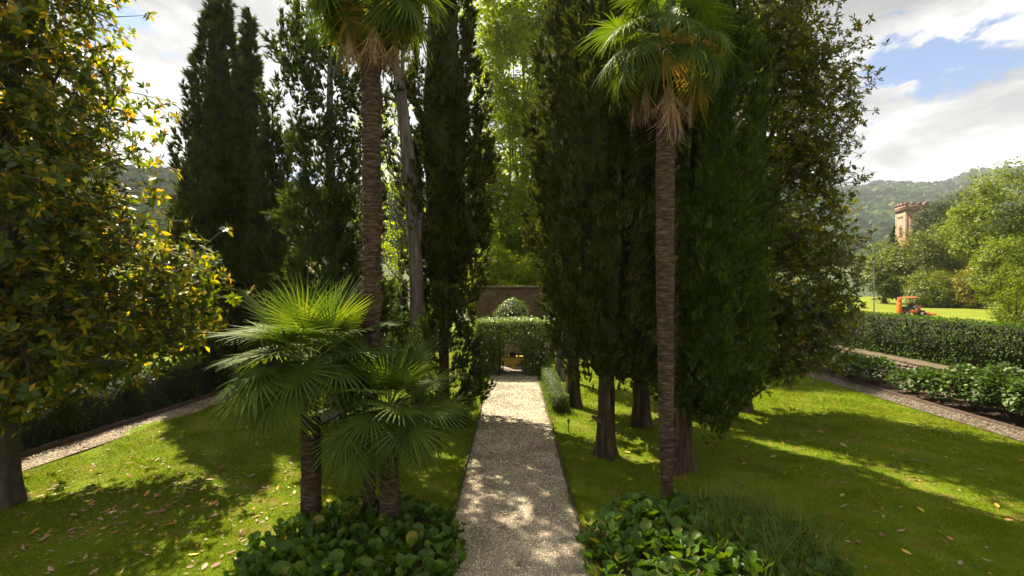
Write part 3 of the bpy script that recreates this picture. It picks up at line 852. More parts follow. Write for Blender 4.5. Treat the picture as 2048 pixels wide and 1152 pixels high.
magnolia('magnolia_tree', 'large magnolia with glossy leaves and rusty undersides shading the littered lawn', mb_,
         [(-10.4, 10.6, 9.2, 2.7, 2.8, 3.6), (-10.0, 9.9, 6.0, 2.6, 2.5, 2.6), (-9.1, 11.8, 4.2, 2.15, 1.6, 1.5), (-9.8, 9.6, 3.3, 2.5, 1.9, 1.6), (-12.2, 11, 5.5, 2.6, 2.5, 3.6), (-8.7, 11.4, 3.2, 1.6, 1.5, 1.0), (-8.2, 12.2, 4.55, 1.4, 1.1, .75), (-9.2, 9.3, 6.0, 1.5, 1.0, 3.4), (-9.6, 9.5, 10.0, 1.6, 1.1, 2.6), (-9.0, 9.3, 3.4, 1.5, .9, 1.3)],
         860, 8, .215, 'magnolia', LEAF_BIG, .27, 300, [(0, 0, -.06), (.05, .05, 1.5), (-.05, .2, 4), (.1, .3, 7), (0, .2, 11.5)], dx=-.42)
magnolia('magnolia_tree', 'tall conical magnolia with dark leaves drooping over the shaded lawn by the hydrangeas', (8.05, 17.6, 0),
         [(8.6, 17.3, 14.5, 2.5, 2.6, 4.0), (8.8, 17.3, 10.5, 2.9, 2.5, 3.2), (8.9, 17.3, 7.2, 2.9, 2.4, 2.8), (9.0, 17.2, 4.6, 2.7, 2.2, 2.0), (8.9, 17.0, 2.8, 2.1, 1.8, 1.2), (10.0, 17.1, 3.3, 1.5, 1.4, 1.3), (8.5, 16.5, 2.1, 1.2, 1.0, .7), (9.0, 17.2, 9.5, 1.5, 1.4, 5.5)],
         1150, 9, .185, 'magnolia_b', LEAF_MID, .30, 300, [(0, 0, -.06), (.1, 0, 2), (.5, .1, 6), (.8, 0, 10), (.8, 0, 15.5)], csig=.37)

# ------------------------------------------------------------------ broadleaved trees in the background
broadleaf('plane_tree', 'big bright green plane tree rising behind the old brick wall', (1.0, 43, 0),
          [(-.8, 42.5, 9.5, 3.8, 3, 3.6), (2.6, 43, 8.5, 4.0, 3, 4.0), (.7, 43, 15, 5.2, 3.6, 5), (1.4, 43, 22.5, 5.2, 3.6, 5.5), (.6, 43, 28.5, 5.0, 3.6, 4.5), (2.4, 42.5, 5.2, 2.8, 2.2, 2.2), (0, 42.5, 7.0, 3, 2, 2.5)], 1450, 46, 1.0, .33, 'plane_leaf', .32, tm=LEAF_SMALL, forks=26, fork_z=3.5, hollow=.3)
broadleaf('lime_tree', 'low lime-green tree in full sun directly behind the mossy top of the brick wall', (-1.3, 35, 0),
          [(-1.3, 35, 5.4, 1.9, 1.6, 1.9), (-.4, 34.6, 4.4, 1.6, 1.4, 1.4), (-2.3, 35, 4.4, 1.5, 1.4, 1.5)], 150, 44, .6, .2, 'plane_leaf', .14, forks=10, fork_z=2.0)
broadleaf('lime_tree', 'second low lime-green tree behind the brick wall, towards the pale-trunked cypress', (1.7, 36, 0),
          [(1.7, 36, 5.2, 1.7, 1.6, 1.8), (.9, 35.6, 4.4, 1.4, 1.3, 1.4), (2.6, 36, 4.6, 1.4, 1.4, 1.5)], 130, 44, .6, .2, 'plane_leaf', .13, forks=10, fork_z=2.0)
broadleaf('plane_tree', 'bright green plane tree glimpsed between the old grey stems and the dense cypress', (-10.8, 48, 0),
          [(-10.4, 48, 10, 4.4, 3, 5), (-11.2, 48, 18, 4.4, 3, 5.5), (-9.5, 47, 5.5, 3.2, 2.4, 3)], 200, 40, .9, .21, 'plane_leaf', .28, forks=16, fork_z=3)
broadleaf('plane_tree', 'bright green tree showing between the brick wall and the bare-trunk cypress', (4.2, 35, 0),
          [(4.0, 35, 7, 2.6, 2.2, 3.4), (4.4, 35.5, 12.5, 2.8, 2.2, 4), (3.2, 34.5, 4, 1.6, 1.4, 1.8)], 170, 40, .85, .21, 'plane_leaf', .24, forks=14, fork_z=2.5)
for px, d, top, label in ((25, 40, 8.6, 'yellow-green leafy tree seen through the large magnolia\'s lower leaves'), (140, 42, 7.6, 'bushy yellow-green tree behind the large magnolia'),
                          (325, 38, 8.0, 'sunlit yellow-green tree between the large magnolia and the three cypresses'), (470, 39, 7.0, 'low yellow-green tree behind the three cypresses'),
                          (592, 40, 7.8, 'sunlit yellow-green tree between the three cypresses and the loose conifer'), (710, 41, 7.2, 'low green tree behind the loose conifer')):
    b = at(px, 600, d)
    broadleaf('garden_tree', label, (b[0], d, 0), [(b[0], d, top - 2.4, 2.9, 2.4, 2.2), (b[0] - 1.6, d, 3.4, 2.2, 2, 1.9), (b[0] + 1.6, d, 3.2, 2.2, 2, 1.8)], 85, 34, .8, .24, 'broad_yellow' if px in (325, 592, 25) else 'broad_light', .16, forks=8)
# beyond the terrace lawn
T = 1.1
for name, label, px, py, rx, rz, d, mat, nc, per, cr, ls in (
    ('leafy_tree', 'tallest fresh green tree on the far edge of the mown lawn', 2015, 425, 112, 128, 72, 'broad_light', 420, 46, 1.5, .42),
    ('leafy_tree', 'round olive-green tree standing right in front of the brick tower', 1852, 516, 82, 80, 84, 'broad_olive', 320, 46, 1.5, .42),
    ('leafy_tree', 'green tree in shade left of the tower behind the mower', 1768, 535, 48, 66, 88, 'broad_olive', 200, 40, 1.5, .42),
    ('leafy_tree', 'spreading green tree between the round tree and the tallest one', 1925, 480, 70, 62, 92, 'broad_light', 260, 44, 1.6, .44),
    ('leafy_bush', 'large grey-green bush behind the mower on the lawn edge', 1868, 580, 62, 46, 74, 'broad_olive', 220, 44, 1.1, .34),
    ('leafy_bush', 'golden yellow bush on the edge of the mown lawn', 1942, 572, 30, 52, 70, 'broad_yellow', 130, 44, 1.0, .32),
    ('leafy_tree', 'yellow-green young tree overhanging the far lawn beside the golden bush', 2010, 535, 66, 80, 58, 'broad_light', 300, 46, 1.1, .32)):
    c = at(px, py, d)
    w, h = rx / F * d, rz / F * d
    lum = [(c[0], d, c[2], w * .78, w * .7, h * .85), (c[0] - w * .5, d - 1, c[2] - h * .3, w * .5, w * .5, h * .55), (c[0] + w * .5, d, c[2] - h * .25, w * .5, w * .5, h * .55), (c[0], d - w * .4, c[2] - h * .45, w * .6, w * .4, h * .5)]
    broadleaf(name, label, (c[0], d, T), lum, nc, per, cr, ls, mat, .35, LEAF_SMALL, forks=10, cat='tree' if 'tree' in name else 'bush')
c = at(2030, 590, 27)
broadleaf('leafy_bush', 'light green bush rising just behind the clipped hedge on the terrace', (c[0], 27, T), [(c[0], 27, c[2] + .3, 1.15, 1, 1.5), (c[0] + .7, 27, c[2] - .6, 1.1, 1, 1.1), (c[0] - .3, 26.8, c[2] - .9, 1.0, 1, .9)], 110, 44, .42, .13, 'broad_light', .07, LEAF_SMALL, cat='bush')
for px, py, rx, rz, d, label in ((1880, 432, 44, 30, 128, 'dark pine with flat crown just right of the brick tower'), (1925, 415, 46, 36, 134, 'taller dark pine behind the spreading green tree')):
    c = at(px, py, d)
    w, h = rx / F * d, rz / F * d
    broadleaf('pine_tree', label, (c[0], d, T - 1.1), [(c[0], d, c[2], w, w * .8, h), (c[0] - w * .5, d, c[2] - h * .7, w * .6, w * .6, h * .6), (c[0] + w * .3, d, c[2] - h * 1.2, w * .8, w * .6, h * .7)], 190, 40, 1.5, .5, 'pine', .4, LEAF_SMALL, forks=12)
cypress('cypress_tree', 'tiny far cypress left of the brick tower', *at(1787, 500, 118)[:2], 18.2, 1.0, 1.5, p_spire, .25, 240, 10, 'cypress', 1.6, .6, seed=30)

# ------------------------------------------------------------------ hedges and shrubs made of clipped leaves
def box_leaves(mb, lo, hi, n, size, tm, jit=.06, faces='xXyYZ', rounding=.0):
    lo, hi = np.array(lo, float), np.array(hi, float)
    s = hi - lo
    area = {'x': s[1] * s[2], 'X': s[1] * s[2], 'y': s[0] * s[2], 'Y': s[0] * s[2], 'Z': s[0] * s[1]}
    tot = sum(area[f] for f in faces)
    for f in faces:
        m = int(n * area[f] / tot)
        p = lo + rng.random((m, 3)) * s
        k = 'xyz'.index(f.lower())
        nn = np.zeros((m, 3))
        if f.isupper():
            p[:, k] = hi[k]
            nn[:, k] = 1
        else:
            p[:, k] = lo[k]
            nn[:, k] = -1
        bulge = (np.sin(p[:, 0] * 2.3 + 1) + np.sin(p[:, 1] * 2.9) + np.sin(p[:, 2] * 4.1 + 2)) * jit * .6
        p += nn * (bulge + rng.normal(0, jit, m) - jit)[:, None] + rng.normal(0, jit * .4, (m, 3))
        if rounding:
            a_, b_ = lo + rounding, hi - rounding
            a_[2] = lo[2] - 9
            q_ = np.clip(p, a_, b_)
            dv = p - q_
            ln = np.linalg.norm(dv, axis=1, keepdims=True)
            p = np.where(ln > rounding, q_ + dv / np.maximum(ln, 1e-6) * (rounding + (ln - rounding) * .25), p)
        nn = nrm(nn + np.array([0, 0, .35]) + rng.normal(0, .45, (m, 3)))
        ax = nrm(np.cross(nn, rnd_dir(m)) + np.array([0, 0, .1]))
        scatter(mb, tm, p, ax, nn, rng.uniform(.65, 1.25, m) * size)
def hedge(name, label, lo, hi, n, size, mat, tm=LEAF_SMALL, jit=.06, faces='xXyYZ', group=None, cat='hedge', inset=.12):
    lo, hi = np.array(lo, float), np.array(hi, float)
    c = np.array([(lo[0] + hi[0]) / 2, (lo[1] + hi[1]) / 2, lo[2]])
    root = thing(name, label, cat, c, group)
    q = MB()
    a, b = lo - c + inset, hi - c - inset
    a[2] = 0
    q.box(a, b)
    stuff(q.obj('branches', M['twigs'], root))
    mb = MB()
    box_leaves(mb, lo - c, hi - c, n, size, tm, jit, faces, jit * 2.5)
    stuff(mb.obj('foliage', M[mat], root))
    return root
# terrace hedge, in front of the far lawn
hedge('clipped_hedge', 'long clipped dark hedge standing on the stone retaining wall', (18.05, 9, T), (19.3, 40, 3.0), 40000, .105, 'hedge', jit=.08, faces='xXyZ')
# hedge along the left path
def left_hedge():
    root = thing('clipped_hedge', 'dark clipped hedge with sunlit top along the side gravel path', 'hedge', (-13.2, 18, .08))
    q, mb = MB(), MB()
    for i in range(9):
        y0, y1 = 8 + i * 2.1, 8 + (i + 1) * 2.1
        x = np.interp((y0 + y1) / 2, le[:, 1], le[:, 0]) - .3
        o_ = np.array([-13.2, 18, .08])
        lo, hi = np.array([x - 1.1, y0, .08]) - o_, np.array([x, y1, 1.45]) - o_
        MB().box(lo + np.array([.1, 0.001 * i, 0]), hi - np.array([.12, -.001 * i, .12 + .002 * i])).obj('branches', M['twigs'], root)
        box_leaves(mb, lo, hi, 3000, .085, LEAF_SMALL, .07, 'xXyZ')
    stuff(mb.obj('foliage', M['hedge'], root))
left_hedge()
hedge('evergreen_hedge', 'tall dark evergreen screen behind the three cypresses', (-27, 34, 0), (-5.5, 35.6, 2.9), 12000, .16, 'broad_dark', jit=.18, faces='yZ')
hedge('evergreen_hedge', 'dark evergreen screen closing the garden behind the cypresses right of the arbor', (3.2, 31, 0), (14, 32.4, 3.4), 8000, .16, 'broad_dark', jit=.18, faces='yxZ')
hedge('box_hedge', 'low clipped box hedge along the path in front of the rose arbor', (1.34, 17.2, .012), (1.98, 23.8, .66), 9000, .045, 'box', jit=.035, faces='xXyZ')
for (x, y, r, h, lab) in ((-1.62, 22.6, .36, .72, 'rounded box shrub on the path edge nearest the rose arbor'), (-1.66, 20.6, .36, .60, 'second rounded box shrub from the rose arbor on the path edge'), (-1.70, 18.2, .38, .62, 'yellowish box shrub beside the small juniper'), (-1.72, 16.0, .40, .55, 'low loose box shrub on the path edge furthest from the arbor')):
    root = thing('box_shrub', lab, 'shrub', (x, y, .01))
    MB().lathe([(.02, 0), (r * .75, .02), (r * .85, h * .5), (r * .6, h * .85), (.01, h * .93)], 10).obj('branches', M['twigs'], root)
    d = rnd_dir(2200)
    d[:, 2] = np.abs(d[:, 2])
    p = d * np.array([r, r * 1.5, h]) * (1 + .12 * np.sin(d[:, :1] * 7 + 2) + rng.normal(0, .05, (2200, 1)))
    mb = MB()
    nn = nrm(d + rng.normal(0, .4, d.shape))
    scatter(mb, LEAF_SMALL, p, nrm(np.cross(nn, rnd_dir(2200))), nn, rng.uniform(.7, 1.3, 2200) * .05)
    stuff(mb.obj('foliage', M['box'], root))

# ------------------------------------------------------------------ rose arbor, table, wall
def arbor():
    y0, y1 = 24.3, 26.9
    root = thing('rose_arbor', 'leafy climbing-rose arbor with a flat top at the end of the gravel path', 'arbor', (0, y0, 0))
    o_ = np.array([0, y0, 0])
    for x in (-.62, .66):
        for y in (y0 + .25, y1 - .2):
            MB().tube([(x, y - y0, -.02), (x, y - y0, 2.4)], .035, 8).obj('post', M['iron'], root, True)
    for x in (-.62, .66):
        MB().tube([(x, .1, 2.02), (x, y1 - y0, 2.02)], .02, 6).obj('beam', M['iron'], root)
    q = MB()
    blocks = [((-1.90, y0 + .1, 0.02), (-.62, y1, 2.2)), ((.66, y0 + .1, 0.02), (1.92, y1, 2.2)), ((-1.6, y0 + .25, 2.05), (1.62, y1 - .1, 2.62))]
    for i, (lo, hi) in enumerate(blocks):
        e = .24 + .003 * i
        MB().box(np.array(lo) - o_ + np.array([e, e, 0]), np.array(hi) - o_ - np.array([e, e, .14])).obj('branches', M['twigs'], root)
    mb = MB()
    def dome(p):                                # round the shoulders of the clipped mass
        return p
    n = 15000
    lo, hi = np.array([-1.95, y0, 0.0]), np.array([1.97, y1, 2.72])
    p = []
    for (a, b, m, fs) in ((np.array([-1.93, y0, .02]), np.array([-.60, y1, 2.25]), 8500, 'xXy'), (np.array([.64, y0 - .05, .02]), np.array([1.96, y1, 2.25]), 8500, 'xXy'), (np.array([-1.78, y0 + .02, 1.46]), np.array([1.82, y1, 2.70]), 13000, 'xXyZ')):
        box_leaves(mb, a - o_, b - o_, m, .085, LEAF_SMALL, .085, fs, .38)
    # hanging sprays over the opening
    cen = np.c_[rng.uniform(-.7, .75, 60), rng.uniform(0, .3, 60), rng.uniform(1.36, 1.75, 60)]
    cen = np.vstack([cen, np.c_[rng.uniform(.35, .75, 30), rng.uniform(-.12, .1, 30), rng.uniform(1.0, 1.6, 30)], np.c_[rng.uniform(1.0, 1.95, 50), rng.uniform(-.2, .1, 50), rng.uniform(1.0, 2.3, 50)], np.c_[rng.uniform(-1.95, 1.95, 70), rng.uniform(0, 2.4, 70), rng.uniform(2.5, 2.8, 70)]])
    leaf_clusters(mb, cen, np.tile([0, -1.0, 0], (len(cen), 1)), 12, .14, .085, LEAF_SMALL)
    stuff(mb.obj('foliage', M['ivy'], root))
    fl = MB()
    for k in range(5):
        a = np.linspace(0, 2 * np.pi, 8)[:-1] + k
        r = .016 + .010 * k
        ring = np.c_[np.cos(a) * r, np.sin(a) * r, np.full(7, .03 - .006 * k)]
        fl.add(np.vstack([ring * np.array([.4, .4, .3]), ring]), [[i, (i + 1) % 7, 7 + (i + 1) % 7, 7 + i] for i in range(7)])
    me = fl.mesh('rose', M['flower_pink'], True)
    for i in range(26):
        o = link('rose', me, root)
        side = rng.random()
        o.location = (rng.uniform(-1.9, -.7) if side < .45 else rng.uniform(.75, 1.95), -.16 + rng.uniform(-.05, .03), rng.uniform(.6, 2.5))
        o.rotation_euler = (R_(rng.uniform(50, 110)), 0, rng.uniform(-.8, .8))
        s = rng.uniform(.6, 1.1)
        o.scale = (s, s, s)
arbor()
# stone back panel inside
pb = MB().box((-.40, 0, 0), (.46, .10, 1.42))
po = pb.obj('stone_panel', M['slab'])
po.location = (0, 27.05, .03)
tag(po, 'pale grey stone panel standing behind the table inside the arbor', 'panel')
sb = MB()
# table
tx, ty, tw_, td, th = .03, 25.55, 1.08, .75, .74
tr_ = thing('table', 'small wooden table under the golden cloth inside the arbor', 'table', (tx, ty, .03))
MB().box((-tw_ / 2, -td / 2, th - .035), (tw_ / 2, td / 2, th)).obj('table_top', M['wood'], tr_)
for sx in (-1, 1):
    for sy in (-1, 1):
        MB().box((sx * (tw_ / 2 - .05) - .025, sy * (td / 2 - .05) - .025, 0), (sx * (tw_ / 2 - .05) + .025, sy * (td / 2 - .05) + .025, th - .036)).obj('leg', M['wood'], tr_)
def tablecloth():
    w, d = tw_ / 2 + .012, td / 2 + .012
    per = []
    for i in range(120):
        s = i / 120 * 4
        k, f = int(s), s % 1
        c = [(-w, -d), (w, -d), (w, d), (-w, d), (-w, -d)]
        per.append((c[k][0] + (c[k + 1][0] - c[k][0]) * f, c[k][1] + (c[k + 1][1] - c[k][1]) * f, f))
    per = np.array(per)
    drop = .05 + .46 * np.clip(1 - np.abs(per[:, 2] - .5) * 2, 0, 1)
    nrml = nrm(np.c_[per[:, 0] / w ** 1, per[:, 1] / d] ** 5)
    rows = []
    for t in np.linspace(0, 1, 6):
        fold = np.sin(np.arange(120) * .85) * .022 * t
        rows.append(np.c_[per[:, 0] + nrml[:, 0] * (.006 + fold + .02 * t), per[:, 1] + nrml[:, 1] * (.006 + fold + .02 * t), th + .006 - drop * t])
    P = np.stack(rows, 0)
    P = np.concatenate([P, P[:, :1]], 1)
    mb = MB().grid(P)
    mb.add(np.vstack([np.c_[per[:, :2], np.full(120, th + .006)], [[0, 0, th + .006]]]), [[i, (i + 1) % 120, 120] for i in range(120)])
    o = mb.obj('tablecloth', M['cloth'], None, True)
    o.location = (tx, ty, .03)
    tag(o, 'golden yellow cloth with hanging pointed corner draped over the arbor table', 'tablecloth')
tablecloth()
bott = MB().lathe([(.001, 0), (.038, .002), (.04, .02), (.04, .17), (.03, .205), (.014, .235), (.013, .29), (.016, .292), (.016, .305), (.001, .306)], 12).mesh('bottle', M['bottle'], True)
for i, (dx, dy, s) in enumerate(((-.30, .1, .8), (-.12, -.05, .95), (-.02, .12, 1.0), (.06, -.08, .9), (.13, .06, 1.05), (.30, .0, 1.0))):
    o = link('bottle', bott)
    o.location = (tx + dx, ty + dy, .03 + th + .0065)
    o.scale = (s * (1.5 if i == 2 else 1), s * (1.5 if i == 2 else 1), s)
    tag(o, 'dark glass bottle standing on the golden tablecloth', 'bottle', 'bottles on the arbor table')

def brick_wall():
    R, th_, y_c, top = 2.9, .38, 30.0, 4.36
    root = thing('brick_wall', 'old curved brick wall with mossy top behind the rose arbor', 'wall', (-.12, y_c, 0))
    n = 24
    hw = 1.88
    xs = np.linspace(-hw, hw, n + 1)
    dep = .75 * (1 - (xs / hw) ** 2)            # hollow towards the garden
    me = bpy.data.meshes.new('masonry')
    bmx = bmesh.new()
    uv = bmx.loops.layers.uv.new('UVMap')
    s = np.r_[0, np.cumsum(np.hypot(np.diff(xs), np.diff(dep)))]
    tops = top + np.random.default_rng(3).normal(0, .012, n + 1) - .05 * np.exp(-((xs + .9) / .5) ** 2)
    for i in range(n):
        for (ya, yb, flip) in ((0, 0, False), (th_, th_, True)):
            pts = [(xs[i], dep[i] + ya, 0), (xs[i + 1], dep[i + 1] + ya, 0), (xs[i + 1], dep[i + 1] + ya, tops[i + 1]), (xs[i], dep[i] + ya, tops[i])]
            us = [(s[i], 0), (s[i + 1], 0), (s[i + 1], tops[i + 1]), (s[i], tops[i])]
            if flip:
                pts, us = pts[::-1], us[::-1]
            f = bmx.faces.new([bmx.verts.new(q) for q in pts])
            for l, u in zip(f.loops, us):
                l[uv].uv = u
        f = bmx.faces.new([bmx.verts.new(q) for q in ((xs[i], dep[i], tops[i]), (xs[i + 1], dep[i + 1], tops[i + 1]), (xs[i + 1], dep[i + 1] + th_, tops[i + 1]), (xs[i], dep[i] + th_, tops[i]))])
        for l, u in zip(f.loops, ((s[i], 0), (s[i + 1], 0), (s[i + 1], th_), (s[i], th_))):
            l[uv].uv = u
    bmx.to_mesh(me)
    me.materials.append(M['brick'])
    link('masonry', me, root)
    for x0, x1 in ((-hw - .16, -hw + .02), (hw - .02, hw + .34)):
        me = bpy.data.meshes.new('pier')
        bmx = bmesh.new()
        bmesh.ops.create_cube(bmx, size=1, matrix=Matrix.Translation(((x0 + x1) / 2, .12, (top + .02) / 2)) @ Matrix.Diagonal((x1 - x0, .62, top + .02, 1)))
        uv = bmx.loops.layers.uv.new('UVMap')
        for f in bmx.faces:
            for l in f.loops:
                c = l.vert.co
                l[uv].uv = (c.x + c.y, c.z)
        bmx.to_mesh(me)
        me.materials.append(M['brick'])
        link('pier', me, root)
    cpm = MB()
    for zz, ov, hh_ in ((top - .16, .05, .07), (top - .088, .09, .10)):
        cpm.grid(np.stack([np.c_[xs, dep - ov, np.full(n + 1, zz)], np.c_[xs, dep - ov, zz + hh_ + np.random.default_rng(5).normal(0, .006, n + 1)], np.c_[xs, dep + th_ + .03, np.full(n + 1, zz + hh_ + .004)]], 0))
        cpm.grid(np.stack([np.c_[xs, dep, np.full(n + 1, zz)], np.c_[xs, dep - ov, np.full(n + 1, zz)]], 0))
    cpm.obj('coping', M['coping'], root)
    mb = MB()
    m = 1600
    i = rng.uniform(-hw, hw, m)
    p = np.c_[i, np.interp(i, xs, dep) + rng.uniform(-.02, th_ * .8, m), np.interp(i, xs, tops) + rng.uniform(-.02, .02, m)]
    scatter(mb, LEAF_SMALL, p, nrm(rng.normal(size=(m, 3)) * np.array([1, 1, .4])), nrm(np.array([0, 0, 1.0]) + rng.normal(0, .4, (m, 3))), rng.uniform(.02, .06, m))
    stuff(mb.obj('moss', M['ivy'], root))
brick_wall()
# domed clipped shrub between arbor and wall
dr = thing('dome_shrub', 'tall dome-topped clipped shrub between the rose arbor and the brick wall', 'shrub', (.05, 28.3, 0))
MB().lathe([(.3, 0), (.75, .4), (.88, 2.3), (.78, 3.0), (.4, 3.45), (.01, 3.58)], 14).obj('branches', M['twigs'], dr, True)
n = 7000
t = rng.random(n)
z = t * 3.72
rr = np.interp(z, [0, 2.2, 2.8, 3.25, 3.55, 3.72], [.9, .98, .93, .74, .46, .03]) 
a = rng.uniform(0, 2 * np.pi, n)
rr = rr * (1 + rng.normal(0, .08, n) + .10 * np.sin(3 * a + z * 4) + .08 * np.sin(5 * a - z * 7))
nn = nrm(np.c_[np.cos(a), np.sin(a), np.interp(z, [0, 2.2, 3.72], [.1, .4, 1.0])] + rng.normal(0, .4, (n, 3)))
mb = MB()
scatter(mb, LEAF_SMALL, np.c_[rr * np.cos(a), rr * np.sin(a), z], nrm(np.cross(nn, rnd_dir(n))), nn, rng.uniform(.06, .11, n))
stuff(mb.obj('foliage', M['ivy'], dr))

# ------------------------------------------------------------------ stone retaining wall and hydrangeas
rw = thing('retaining_wall', 'low rough stone retaining wall with earthy coping behind the hydrangeas', 'wall', (17.7, 20, 0))
MB().box((-.14, -16, 0), (.30, 20, 1.02)).obj('mortar', M['mortar'], rw)
cp = []
yc = np.linspace(-16, 20, 80)
P = np.stack([np.c_[np.full(80, -.24) + rng.normal(0, .015, 80), yc, np.full(80, 1.02)], np.c_[np.full(80, -.22) + rng.normal(0, .015, 80), yc, 1.10 + rng.normal(0, .012, 80)], np.c_[np.full(80, .38), yc, 1.125 + rng.normal(0, .012, 80)], np.c_[np.full(80, .38), yc, np.full(80, 1.0)]], 1)
MB().grid(P).obj('coping', M['coping'], rw)
stone_me = []
for k in range(8):
    r = np.random.default_rng(90 + k)
    v = np.array([[x, y, z] for x in (-.5, .5) for y in (-.5, .5) for z in (-.5, .5)], float)
    v *= 1 + r.normal(0, .08, (8, 3))
    face = v[[0, 1, 3, 2]] * np.array([1, .72, .72]) + np.array([-.16, 0, 0])
    vv = np.vstack([v, face])
    stone_me.append(MB().add(vv, [[8, 9, 10, 11], [0, 1, 9, 8], [1, 3, 10, 9], [3, 2, 11, 10], [2, 0, 8, 11], [4, 6, 7, 5], [0, 4, 5, 1], [2, 3, 7, 6], [1, 5, 7, 3], [0, 2, 6, 4]]).mesh('stone', M['stone']))
z = .04
cnt = 0
while z < .98:
    h = rng.uniform(.11, .19)
    if z + h > 1.0:
        h = 1.0 - z
    y = -1.4 + rng.uniform(-.1, .1)
    while y < 7.0 and cnt < 300:
        w = rng.uniform(.16, .42)
        o = link('stone', stone_me[int(rng.integers(8))], rw)
        o.location = (-.15, y + w / 2, z + h / 2)
        o.scale = (.14, w - .025, h - .02)
        o.rotation_euler = (rng.normal(0, .04), 0, 0)
        y += w
        cnt += 1
    z += h
hyd_spots = [(16.3, 13.6, 1.05, 1.75), (16.35, 15.0, 1.05, 1.75), (16.3, 16.3, 1.0, 1.6), (16.3, 17.6, 1.0, 1.4), (16.25, 18.9, .95, 1.15), (16.2, 20.2, .78, .9), (16.25, 22.4, .95, 1.05), (16.3, 23.9, .9, 1.0), (16.3, 25.5, .9, 1.0), (16.2, 12.2, 1.05, 1.7)]
flower_me = []
for mt in ('flower_pale', 'flower_blue'):
    q = MB()
    for i in range(60):
        d = nrm(rng.normal(size=3))
        d[2] = abs(d[2])
        c = d * np.array([.08, .08, .055])
        t1 = nrm(np.cross(d, rng.normal(size=3)))
        t2 = np.cross(d, t1)
        q.add([c + t1 * .02, c + t2 * .02, c - t1 * .02, c - t2 * .02], [[0, 1, 2, 3]])
    flower_me.append(q.mesh('flower_head', M[mt]))
for i, (x, y, r, h) in enumerate(hyd_spots):
    nm = ('hydrangea bush with big leaves in the row in front of the stone wall' if i not in (5, 6, 8) else
          {5: 'smallest hydrangea bush, directly in front of the exposed stones of the wall', 6: 'hydrangea bush with pale and bluish flower heads left of the exposed wall stones', 8: 'shaded hydrangea bush under the tall conical magnolia'}[i])
    root = thing('hydrangea_bush', nm, 'bush', (x, y, .044), 'hydrangeas along the stone wall')
    st = MB()
    for k in range(14):
        a = rng.uniform(0, 6.28)
        limb(st, (rng.normal(0, .05), rng.normal(0, .05), 0), (r * .7 * math.cos(a), r * .7 * math.sin(a), h * .75), .012, .006, 0, 5, 4)
    st.obj('stems', M['bark_smooth'], root)
    n = int(1100 * r * h)
    d = rnd_dir(n)
    d[:, 2] = np.where(d[:, 2] < -.35, -d[:, 2], d[:, 2])
    p = d * np.array([r, r, h * .52]) * rng.uniform(.55, 1.0, (n, 1)) ** .5 * (1 + .12 * np.sin(5 * d[:, :1] + i) + .1 * np.sin(6 * d[:, 1:2])) + np.array([0, 0, h * .52])
    nn = nrm(d * .7 + np.array([0, 0, .7]) + rng.normal(0, .3, (n, 3)))
    mb = MB()
    scatter(mb, LEAF_BROAD, p, nrm(d + np.array([0, 0, -.3]) + rng.normal(0, .4, (n, 3))), nn, rng.uniform(.7, 1.2, n) * .145)
    stuff(mb.obj('foliage', M['hydrangea'], root))
    for k in range(5):
        d = nrm(np.array([rng.normal() - .5, rng.normal() - .4, abs(rng.normal()) + .6]))
        o = link('flower_head', flower_me[1 if (i == 6 and k < 3) else 0], root)
        o.location = d * np.array([r, r, h * .55]) + np.array([0, 0, h * .52])
        s = rng.uniform(.7, 1.1)
        o.scale = (s, s, s)

# ------------------------------------------------------------------ palms
def fan_mesh(name, mat, n=40, span=300, Rr=.9, fuse=.34, droop=.25, cup=.10, pitch=0, off=.8, sag=.12, seed=0, spread=1.0, jag=.12):
    """a pleated fan blade; the stalk comes from the origin along +X and the blade starts at its end"""
    r = np.random.default_rng(seed)
    mb = MB()
    da = R_(span) / n
    rows = np.array([.03, .2, .42, .6, .8, .93, 1.0])
    for i in range(n):
        a = (i - (n - 1) / 2) * da
        Ln = Rr * (.80 + .20 * math.cos(a * .55)) * (1 + r.normal(0, .05))
        wf = fuse * Rr * math.tan(da / 2) * 1.08 * spread
        dr_ = max(0, droop * (1 + r.normal(0, .45)))
        tw = r.normal(0, jag)
        pts = []
        for t in rows:
            if t <= fuse:
                w = t * Rr * math.tan(da / 2) * spread
                q = 0
            else:
                q = (t - fuse) / (1 - fuse)
                w = wf * (1 - q ** 1.1) + .002
            rad = Ln * t
            bend = dr_ * q ** 1.7
            rx = rad - Ln * .35 * bend * q
            z = cup * rad * abs(math.sin(a)) - Ln * bend * .75 * (1 - .25 * q) - sag * rad * t
            zz = .30 * w
            aa = a + tw * q * .25
            ca, sa = math.cos(aa), math.sin(aa)
            for k, s in enumerate((-1, 0, 1)):
                pts.append((rx * ca - s * w * sa, rx * sa + s * w * ca, z + (zz if k == 1 else -zz * .5)))
        pts = np.array(pts)
        f = []
        for j in range(len(rows) - 1):
            f += [[3 * j, 3 * j + 1, 3 * j + 4, 3 * j + 3], [3 * j + 1, 3 * j + 2, 3 * j + 5, 3 * j + 4]]
        mb.add(pts, f)
    me = mb
    V = np.concatenate(me.v)
    c, s = math.cos(R_(pitch)), math.sin(R_(pitch))
    Rm = np.array([[c, 0, s], [0, 1, 0], [-s, 0, c]])
    V = V @ Rm.T + np.array([off, 0, -off * .06])
    me.v = [V]
    return me.mesh(name, M[mat], False)
def petiole_mesh(mat, off):
    t = np.linspace(0, 1, 7)
    return MB().tube(np.c_[t * (off + .06), np.zeros(7), .05 * np.sin(np.pi * t) * off - off * .06 * t], np.linspace(.02, .010, 7), 6).mesh('petiole', M[mat], True)
FANS = {}
